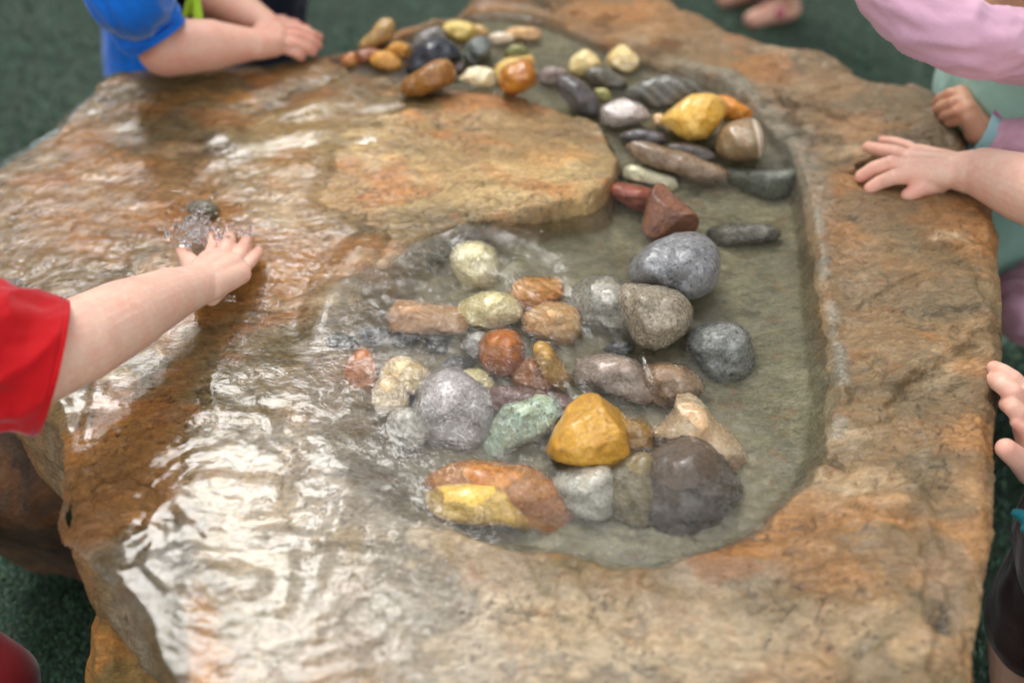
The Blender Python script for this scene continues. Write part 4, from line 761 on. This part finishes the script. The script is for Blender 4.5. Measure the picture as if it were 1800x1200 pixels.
def child(label, base, face, skin, shirt_m, pants_m, hair_m, arms, lean=0.0, voxel=.0016, hip=.40, sh=.66, sleeves=(), spots=(), shirt_low=.36, pant_low=.22, foot_m=None, shirt_r=.105, legs=True, head=True, chest_extra=None):
    """standing or leaning toddler. base: xy of the feet, face: heading in degrees (0 = +X)"""
    root = empty('person', (base[0], base[1], 0)); tag(root, label, 'person')
    f = Vector((math.cos(R(face)), math.sin(R(face)), 0)); l = Vector((-f.y, f.x, 0)); b = Vector((base[0], base[1], 0)); Z = Vector((0, 0, 1))
    hp = b + Z * hip; ch = b + f * lean * .75 + Z * (sh - .05); sc = b + f * lean + Z * sh; hd = sc + f * (.02 + lean * .15) + Z * .135
    B = Blob()
    B.bone(hp + l * .035, ch + l * .035, .078, .072); B.bone(hp - l * .035, ch - l * .035, .078, .072); B.bone(sc + l * .075 - Z * .02, sc - l * .075 - Z * .02, .042, .042); B.bone(hp + Z * .06 + f * .02, ch, .082, .078)
    B.bone(sc, hd - Z * .04, .032, .03)
    # head: skull, jaw, cheeks, nose, ears
    B.ell(hd + Z * .015 - f * .008, (.074, .074, .080)); B.ell(hd - Z * .030 + f * .018, (.052, .052, .046)); B.ell(hd - Z * .012 + f * .074, (.011, .009, .010))
    for s_ in (-1, 1): B.ell(hd - Z * .024 + f * .045 + l * s_ * .026, (.026, .024, .022)); B.ell(hd - Z * .008 + l * s_ * .073 - f * .004, (.014, .009, .018))
    feet = []
    if legs:
        for s_ in (-1, 1):
            h_ = hp + l * s_ * .045 - Z * .02; k_ = b + l * s_ * .055 + f * .018 + Z * (hip * .52); an = b + l * s_ * .055 - f * .01 + Z * .05; to = an + f * .085 - Z * .032
            B.chain([h_, k_, an], [.062, .042, .027]); B.bone(k_ + (an - k_) * .3 - f * .008, k_ + (an - k_) * .5 - f * .006, .040, .036); B.chain([an - Z * .025 - f * .012, an - Z * .025 + f * .03, to], [.026, .025, .02]); feet.append((an, to))
    for joints, rs in arms: B.chain(joints, rs)
    for fn in spots: fn[0](B, fn[1])
    sp = []
    for fn in spots: sp += fn[1]
    body = B.build('body', skin, root, voxel, 7, .5, attr=blush(sp + [(hd + f * .06 + l * .03, .015, .5), (hd + f * .06 - l * .03, .015, .5)]))
    # face
    for s_ in (-1, 1):
        me = bpy.data.meshes.new('eye'); bm = bmesh.new(); bmesh.ops.create_uvsphere(bm, u_segments=12, v_segments=8, radius=.0085, matrix=Matrix.Translation(hd + f * .062 + l * s_ * .026 + Z * .004)); bm.to_mesh(me); bm.free(); me.materials.append(EYE)
        o = bpy.data.objects.new('eye', me); col.objects.link(o); o.parent = root; o.matrix_parent_inverse = Matrix.Translation(-root.location)
    Bm = Blob(); Bm.bone(hd - Z * .040 + f * .062 + l * .012, hd - Z * .040 + f * .062 - l * .012, .006, .006); Bm.build('mouth', LIP, root, .002, 2)
    Bh = Blob(); Bh.ell(hd + Z * .030 - f * .018, (.080, .080, .078)); Bh.ell(hd - f * .04 - Z * .01, (.05, .05, .06)); Bh.build('hair', hair_m, root, .004, 3, fold=lambda co: .003 * fbm(co[:, 0] * 60 + co[:, 2] * 20, co[:, 1] * 60, 3, 5))
    # shirt
    S = Blob(); lo = b + f * (lean * .15) + Z * shirt_low; r = shirt_r
    S.bone(lo + l * .04, ch + l * .045, r * .92, r * .80); S.bone(lo - l * .04, ch - l * .045, r * .92, r * .80); S.bone(sc + l * .07 - Z * .03, sc - l * .07 - Z * .03, .05, .05); S.bone(lo + Z * .05 + f * .02, ch, r * .95, r * .85)
    for sj, srr in sleeves:
        S.bone(sj[0], sj[1], srr[0], srr[1])
    def fold(co): return .0035 * fbm(co[:, 0] * 14 + co[:, 1] * 14, co[:, 2] * 7, 3, 21) + .0025 * fbm(co[:, 0] * 30 - co[:, 2] * 20, co[:, 1] * 30, 2, 22)
    shirt = S.build('shirt', shirt_m, root, .004, 4, fold=fold)
    if pants_m:
        Pn = Blob(); Pn.bone(hp + l * .04, hp - l * .04, .088, .088)
        for s_ in (-1, 1): Pn.bone(hp + l * s_ * .045 - Z * .02, b + l * s_ * .055 + f * .01 + Z * pant_low, .073, .060)
        Pn.build('shorts', pants_m, root, .004, 3, fold=fold)
    if foot_m:
        for an, to in feet:
            Fb = Blob(); Fb.bone(an - Z * .043 - f * .015, to - Z * .01, .016, .014); Fb.bone(an - Z * .018 + f * .03 + l * .022, an - Z * .018 + f * .03 - l * .022, .012, .012); Fb.build('shoe', foot_m, root, .0025, 3)
    return root, dict(f=f, l=l, sc=sc, hd=hd, ch=ch, hp=hp)
def simple_mat(name, c, rough=.4):
    t = NT(name); b = t.node('BsdfPrincipled'); n = t.noise(t.node('TexCoord').outputs['Object'], 120, 3); t.link(t.mix(c, tuple(v * .75 for v in c), n), b.inputs['Base Color']); pset(b, Roughness=rough); return t.finish(b)
EYE = simple_mat('eye', (.03, .02, .015), .1); LIP = simple_mat('lip', (.45, .16, .13), .4); NAIL = simple_mat('nail', (.80, .50, .43), .25)
HAIR1 = simple_mat('brown_hair', (.08, .045, .02), .5); HAIR2 = simple_mat('fair_hair', (.30, .19, .08), .5); HAIR3 = simple_mat('dark_hair', (.02, .014, .01), .4)
FAIR = skin_material('fair_skin', (.78, .52, .385), (.78, .36, .26)); ROSY = skin_material('rosy_skin', (.66, .39, .27), (.68, .27, .19)); TANS = skin_material('tan_skin', (.58, .33, .20), (.56, .24, .15)); BRN = skin_material('brown_skin', (.22, .11, .07), (.2, .08, .06))
RED = cloth_material('red_jersey', (.50, .003, .006)); RED_SHADE = cloth_material('shaded_red_cloth', (.14, .003, .005)); BLUE = cloth_material('blue_cotton', (.004, .15, .62)); BLK = cloth_material('black_cotton', (.008, .009, .014)); PINK = cloth_material('pink_jersey', (.70, .40, .50))
MINT = cloth_material('mint_jersey', (.36, .60, .49)); AQUA = cloth_material('aqua_cuff', (.38, .66, .68)); LIME = cloth_material('lime_print', (.30, .48, .02)); NAVY = cloth_material('navy_cotton', (.02, .025, .05)); TEAL = cloth_material('teal_cloth', (.02, .20, .23)); GREYC = cloth_material('grey_mesh', (.10, .105, .12)); LEG_SHADE = cloth_material('shaded_leg_brown', (.055, .028, .022)); ROSE = cloth_material('rose_print', (.50, .14, .30))

# --- child in red on the left
def pj(l): return [P(a, b, T + z) for a, b, z in l]
wr = P(352, 500, T + .026); el = P(55, 640, T + .085); shd = V3(-.82, .66, .67)
fing = [pj([(370, 458, .020), (375, 436, .017), (375, 425, .009), (372, 415, -.002)]), pj([(390, 458, .021), (399, 434, .020), (403, 423, .011), (403, 413, .0)]),
        pj([(408, 465, .018), (424, 442, .017), (431, 431, .009), (434, 421, 0)]), pj([(421, 480, .012), (439, 461, .011), (449, 450, .006), (454, 441, -.001)])]
thb = pj([(345, 478, .014), (330, 456, .006), (322, 445, 0)])
spR = []
def armR(B, sp): hand(B, wr, .018, fing, thb, .0068, .0142, sp); B.bone(P(385, 505, T + .008), P(372, 522, T + .006), .011, .009)
root_r, d = child('toddler in a red T-shirt reaching a bare arm into the flowing water', (-.90, .76), 0, FAIR, RED, RED_SHADE, HAIR2, [([shd, el, P(140, 598, T + .075), P(220, 556, T + .060), P(300, 518, T + .040), wr], [.038, .037, .0375, .034, .026, .020])], lean=.07, voxel=.0013, sh=.67, spots=[(armR, spR)])
def wr_fold(amp, seed, k=5.0, tw=0.0):
    def f(s_, t):
        q = Vector((math.cos(t + tw * s_) * 1.7, math.sin(t + tw * s_) * 1.7, s_ * k + seed))
        n = mnoise.noise(q); m = mnoise.noise(q * 2.1 + Vector((4, 1, 2))); return amp * ((.6 - abs(n) * 2.6) * 1.0 + (.25 - abs(m)) * .7) * min(1, .25 + 4 * (1 - s_))
    return f
sl_end = P(92, 646, T + .078)
V, F = tube([V3(-.84, .64, .62), P(-220, 600, T + .125), P(-90, 612, T + .112), P(10, 630, T + .095), sl_end], [.068, .064, .062, .0605, .0585], fold=(lambda g: lambda s_, t: g(s_, t) - .0014 * math.exp(-((s_ - .948) / .006) ** 2))(wr_fold(.0040, 3, 5, .8)), per=40, n=120)
sr = plain('sleeve', V, F, RED, root_r)
# bent knee in red cloth, darkened in its colour for the shade there
Bk = Blob(); kn = P(-6, 1200, .16); Bk.bone(kn, kn + V3(-.16, .06, .07), .042, .055); Bk.bone(kn, kn + V3(-.05, -.02, -.14), .042, .036); Bk.build('trouser_leg', RED_SHADE, root_r, .004, 4)

# --- boy in blue at the top left
wb = P(448, 78, T + .030); eb = P(292, 84, T + .040)
fb = [pj([(488, 52, .030), (520, 52, .026), (545, 60, .018), (560, 66, .008)]), pj([(490, 62, .031), (522, 64, .026), (545, 73, .016), (558, 80, .006)]),
      pj([(486, 74, .028), (515, 78, .022), (538, 86, .012), (550, 92, .004)]), pj([(482, 84, .022), (505, 88, .016), (523, 96, .010), (530, 101, .004)])]
tb = pj([(468, 50, .026), (500, 42, .022), (520, 44, .012)])
spB = []
def armB(B, sp): hand(B, wb, .02, fb, tb, .0072, .0145, sp)
w2 = P(470, 44, T + .028); e2 = P(372, -10, T + .05)
f2 = [pj([(500, 46, .024), (520, 46, .02), (540, 52, .008)]), pj([(498, 50, .024), (520, 50, .02), (538, 56, .008)]), pj([(496, 55, .022), (515, 56, .018), (533, 60, .008)]), pj([(492, 58, .02), (510, 62, .015), (525, 66, .006)])]
def armB2(B, sp): hand(B, w2, .018, f2, pj([(480, 40, .02), (498, 36, .01)]), .006, .011, sp)
root_b, db = child('boy in a bright blue T-shirt leaning both forearms on the far left of the rock', (-.575, 1.78), -12, ROSY, BLUE, NAVY, HAIR1,
    [([V3(-.60, 1.64, .68), V3(-.585, 1.56, .60), eb, P(370, 80, T + .036), wb], [.040, .038, .037, .033, .020]), ([V3(-.56, 1.78, .66), e2, P(420, 16, T + .04), w2], [.036, .033, .027, .018])], lean=.10, voxel=.0018, sh=.67, spots=[(armB, spB), (armB2, [])], shirt_low=.24, shirt_r=.125)
V, F = tube([V3(-.58, 1.70, .66), P(212, -50, T + .16), P(238, 5, T + .11), P(260, 45, T + .075), P(276, 68, T + .058)], [.044, .045, .045, .043, .042], fold=wr_fold(.0060, 5, 6, 2), per=12, n=56)
plain('sleeve', V, F, BLUE, root_b)
# black front panel with lime strokes
Bp = Blob(); pc = P(345, -12, T + .05); Bp.bone(pc + V3(-.05, .07, .02), pc + V3(.035, .06, .06), .040, .034); Bp.bone(pc + V3(-.05, .07, -.06), pc + V3(-.06, .05, .1), .05, .05); Bp.build('front_panel', BLK, root_b, .004, 3)
Bl = Blob(); g0 = P(340, 2, T + .075)
for k, (a, b_) in enumerate((((325, 28), (333, -8)), ((336, 24), (340, -12)), ((345, 34), (341, -10)), ((352, 34), (347, -14)))): Bl.bone(P(a[0], a[1], T + .062), P(b_[0], b_[1], T + .085), .0042, .0030)
Bl.build('lime_print', LIME, root_b, .002, 2)
Bu = Blob(); Bu.bone(P(262, 92, T + .018), P(310, 100, T + .008), .016, .010); Bu.build('undershirt', BLK, root_b, .003, 3)

# --- child whose bare arm comes in from the right
wf = P(1676, 300, T + .028); ef = P(1905, 372, T + .070)
ff = [pj([(1606, 309, .022), (1572, 311, .024), (1548, 320, .014), (1530, 331, .006)]), pj([(1600, 294, .026), (1566, 287, .028), (1536, 296, .018), (1514, 310, .006)]),
      pj([(1600, 280, .025), (1574, 268, .028), (1546, 263, .020), (1526, 259, .010)]), pj([(1614, 272, .020), (1596, 258, .022), (1574, 251, .016), (1553, 248, .008)])]
tf = pj([(1650, 319, .016), (1618, 331, .014), (1597, 344, .007)])
spF = []
def armF(B, sp): hand(B, wf, .018, ff, tf, .0078, .0145, sp); B.bone(P(1640, 303, T + .020), P(1625, 300, T + .022), .013, .013)
root_f, df = child('fair child reaching a bare right arm with spread fingers across the right rim', (.90, .98), 180, FAIR, GREYC, NAVY, HAIR2, [([V3(.84, 1.02, .66), ef, P(1800, 330, T + .052), P(1730, 304, T + .037), wf], [.040, .038, .036, .028, .0205])], lean=.05, voxel=.0013, sh=.67, spots=[(armF, spF)])
for f_ in ff: nail(root_f, f_[-1], f_[-2], (-.3, 0, 1), .0056, NAIL)
nail(root_f, tf[-1], tf[-2], (0, -.3, 1), .0066, NAIL)
for ch_ in root_f.children:
    if ch_.name.startswith('nail'): ch_.matrix_parent_inverse = Matrix.Translation(-root_f.location)

# --- girl in pink and mint
wg = P(1722, 228, T + .012)
fg = [pj([(1688, 166, .036), (1670, 164, .036), (1652, 173, .022), (1645, 181, .008)]), pj([(1694, 180, .036), (1675, 180, .036), (1654, 188, .020), (1645, 194, .006)]),
      pj([(1700, 194, .034), (1684, 196, .032), (1664, 202, .018), (1655, 207, .006)]), pj([(1705, 207, .028), (1692, 212, .022), (1676, 216, .012), (1666, 218, .005)])]
tg = pj([(1712, 196, .022), (1704, 184, .026), (1692, 168, .022)])
def armG(B, sp): hand(B, wg, .018, fg, tg, .0060, .0135, sp)
sg = V3(.640, 1.05, .66); pe = P(1560, 30, T + .20)
up_e = V3(.50, 1.22, .73)
root_g, dg_ = child('girl in a pink and mint long sleeved shirt gripping the corner of the rock', (.665, 1.28), 180, TANS, MINT, None, HAIR3,
    [([V3(.70, 1.2, .53), V3(.68, 1.12, .46), P(1765, 250, T - .0), wg], [.038, .034, .026, .019])], lean=.06, voxel=.0018, hip=.26, sh=.585, spots=[(armG, [])], shirt_low=.17, shirt_r=.092)
PF = wr_fold(.0042, 9, 5, 3.0)
zz = T + .16
V, F = tube([P(1535, -70, T + .22), P(1618, 22, T + .20), P(1694, 64, T + .18), P(1770, 80, T + .15), P(1860, 90, T + .13)], [.040, .040, .0375, .038, .040], fold=PF, per=16, n=72)
plain('raised_sleeve', V, F, PINK, root_g)
Bq = Blob(); Bq.bone(P(1758, 88, T + .13), P(1850, 70, T + .13), .028, .036); Bq.bone(P(1765, 92, T + .09), P(1850, 85, T + .09), .030, .034); Bq.build('yoke', PINK, root_g, .003, 5, fold=lambda co: .003 * fbm(co[:, 0] * 20 + co[:, 2] * 40, co[:, 1] * 20 - co[:, 2] * 20, 3, 9))
V, F = tube([P(1722, 230, T + .010), P(1740, 238, T + .006), P(1760, 246, T + .002)], [.0255, .0270, .0285], fold=None, per=8, n=48); plain('cuff', V, F, AQUA, root_g)
V, F = tube([P(1756, 244, T + .002), P(1775, 250, T + .004), P(1800, 258, T + .006), P(1850, 270, T + .01)], [.0285, .033, .036, .04], fold=wr_fold(.002, 4, 5, 2), per=10, n=48); plain('lower_sleeve', V, F, PINK, root_g)
Bs = Blob(); hz_ = P(1800, 560, .24); Bs.bone(hz_ + V3(.03, .03, 0), hz_ + V3(.12, .04, 0), .055, .06); Bs.build('hem_ruffle', PINK, root_g, .004, 3, fold=lambda co: .005 * np.sin(co[:, 0] * 300 + co[:, 1] * 200))
# round pink face print on the chest, with a closed eye
def disc(name, c, n, r, th, mat, parent, sy=1.0):
    n = Vector(n).normalized(); M = n.to_track_quat('Z', 'Y').to_matrix().to_4x4(); me = bpy.data.meshes.new(name); bm = bmesh.new(); bmesh.ops.create_uvsphere(bm, u_segments=32, v_segments=12, radius=1)
    for v in bm.verts: v.co = Vector(c) + M.to_3x3() @ Vector((v.co.x * r, v.co.y * r * sy, v.co.z * th))
    for f in bm.faces: f.smooth = True
    bm.to_mesh(me); bm.free(); me.materials.append(mat); o = bpy.data.objects.new(name, me); col.objects.link(o); o.parent = parent; o.matrix_parent_inverse = Matrix.Translation(-parent.location); return o

cpt = P(1772, 222, T + .035)
disc('round_print', cpt + V3(.012, .022, 0), (-.35, -1, .55), .021, .003, ROSE, root_g, 1.15)
Bl = Blob(); e0 = cpt + V3(.012, .022, 0) + V3(-.35, -1, .55).normalized() * .004
for k in range(5):
    a0, a1 = -.8 + k * .32, -.8 + (k + 1) * .32
    Bl.bone(e0 + V3(.006 * math.sin(a0), 0, .006 + .004 * math.cos(a0)), e0 + V3(.006 * math.sin(a1), 0, .006 + .004 * math.cos(a1)), .0009, .0009)
Bl.build('closed_eye_print', BLK, root_g, .0006, 1)
# --- child gripping the right edge
ws = P(1832, 812, T - .035)
fs = [pj([(1800, 692, .004), (1780, 668, .012), (1762, 655, .014), (1748, 648, .006)]), pj([(1800, 720, .0), (1780, 690, .014), (1762, 676, .016), (1747, 668, .006)]),
      pj([(1806, 752, -.006), (1792, 728, .006), (1780, 716, .010), (1770, 710, .004)]), pj([(1815, 775, -.014), (1805, 762, -.006), (1798, 750, 0), (1788, 742, .002)])]
ts = pj([(1815, 826, -.022), (1790, 806, -.006), (1768, 788, .004)])
spS = []
def armS(B, sp): hand(B, ws, .02, fs, ts, .0082, .015, sp)
root_s, ds = child('child standing at the right edge with fingers hooked over the rock', (.545, .60), 180, FAIR, GREYC, LEG_SHADE, HAIR1, [([V3(.60, .66, .64), V3(.62, .62, .46), P(1870, 850, T - .045), ws], [.038, .033, .028, .022])], lean=.0, voxel=.0013, sh=.66, hip=.36, spots=[(armS, spS)], shirt_low=.37, pant_low=.22, shirt_r=.088)  # dark brown shorts stand for a bare leg, deep shade put into the colour
Bt = Blob(); Bt.bone(P(1786, 902, .405), P(1860, 930, .40), .005, .012); Bt.bone(P(1800, 930, .40), P(1860, 955, .395), .004, .010); Bt.build('teal_trim', TEAL, root_s, .003, 3)
for f_ in fs[:3]: nail(root_s, f_[-1], f_[-2], (-.2, 0, 1), .0058, NAIL)
nail(root_s, ts[-1], ts[-2], (-.2, -.3, 1), .0068, NAIL)
for ch_ in root_s.children:
    if ch_.name.startswith('nail'): ch_.matrix_parent_inverse = Matrix.Translation(-root_s.location)

# --- people standing farther back
fp = P(1330, 40, 0)
SAND = simple_mat('pink_sandal', (.55, .10, .16), .5)
child('person in pink sandals standing behind the rock', (fp.x + .03, fp.y + .06), 205, ROSY, PINK, NAVY, HAIR1, [([V3(fp.x + .05, fp.y + .17, .66), V3(fp.x + .06, fp.y + .2, .52), V3(fp.x, fp.y + .2, .42)], [.036, .03, .022])], voxel=.003, foot_m=SAND, pant_low=.3)
bp_ = P(452, 20, T - .10)
child('child in dark shorts standing behind the boy in blue', (bp_.x, bp_.y + .07), 200, BRN, GREYC, NAVY, HAIR3, [([V3(bp_.x - .03, bp_.y + .16, .66), V3(bp_.x - .05, bp_.y + .2, .52), V3(bp_.x - .1, bp_.y + .1, .45)], [.036, .03, .022])], voxel=.003, foot_m=BLK, hip=.41, shirt_low=.46, pant_low=.30)

# ------------------------------------------------------------------ splash round the red child's hand
Sp = Blob(); rg = random.Random(4)
def drop(px, py, z, r): Sp.bone(P(px, py, T + z), P(px + rg.uniform(-3, 3), py + rg.uniform(-3, 3), T + z + rg.uniform(0, .004)), r, r * rg.uniform(.5, 1))
for k in range(170):
    a, b_ = rg.gauss(342, 22), rg.gauss(402, 20); drop(a, b_, rg.uniform(-.002, .014) , rg.uniform(.001, .0038))
for k in range(60):
    a, b_ = rg.gauss(408, 20), rg.gauss(412, 11); drop(a, b_, rg.uniform(.0, .026), rg.uniform(.0012, .0034))
for k in range(25):
    a, b_ = rg.uniform(290, 450), rg.uniform(340, 430); drop(a, b_, rg.uniform(.005, .05), rg.uniform(.0006, .0014))
for k in range(14): drop(395 + k * 1.2, 525 + 3 * math.sin(k), .001, .0016)
t = NT('splash_water'); g = t.node('BsdfGlass'); g.inputs['IOR'].default_value = 1.33; g.inputs['Roughness'].default_value = 0
spl = Sp.build('water_splash', t.finish(g), None, .0009, 2, .4)
tag(spl, 'small clear splash and droplets thrown up in front of the reaching fingers', 'splash', kind='stuff')
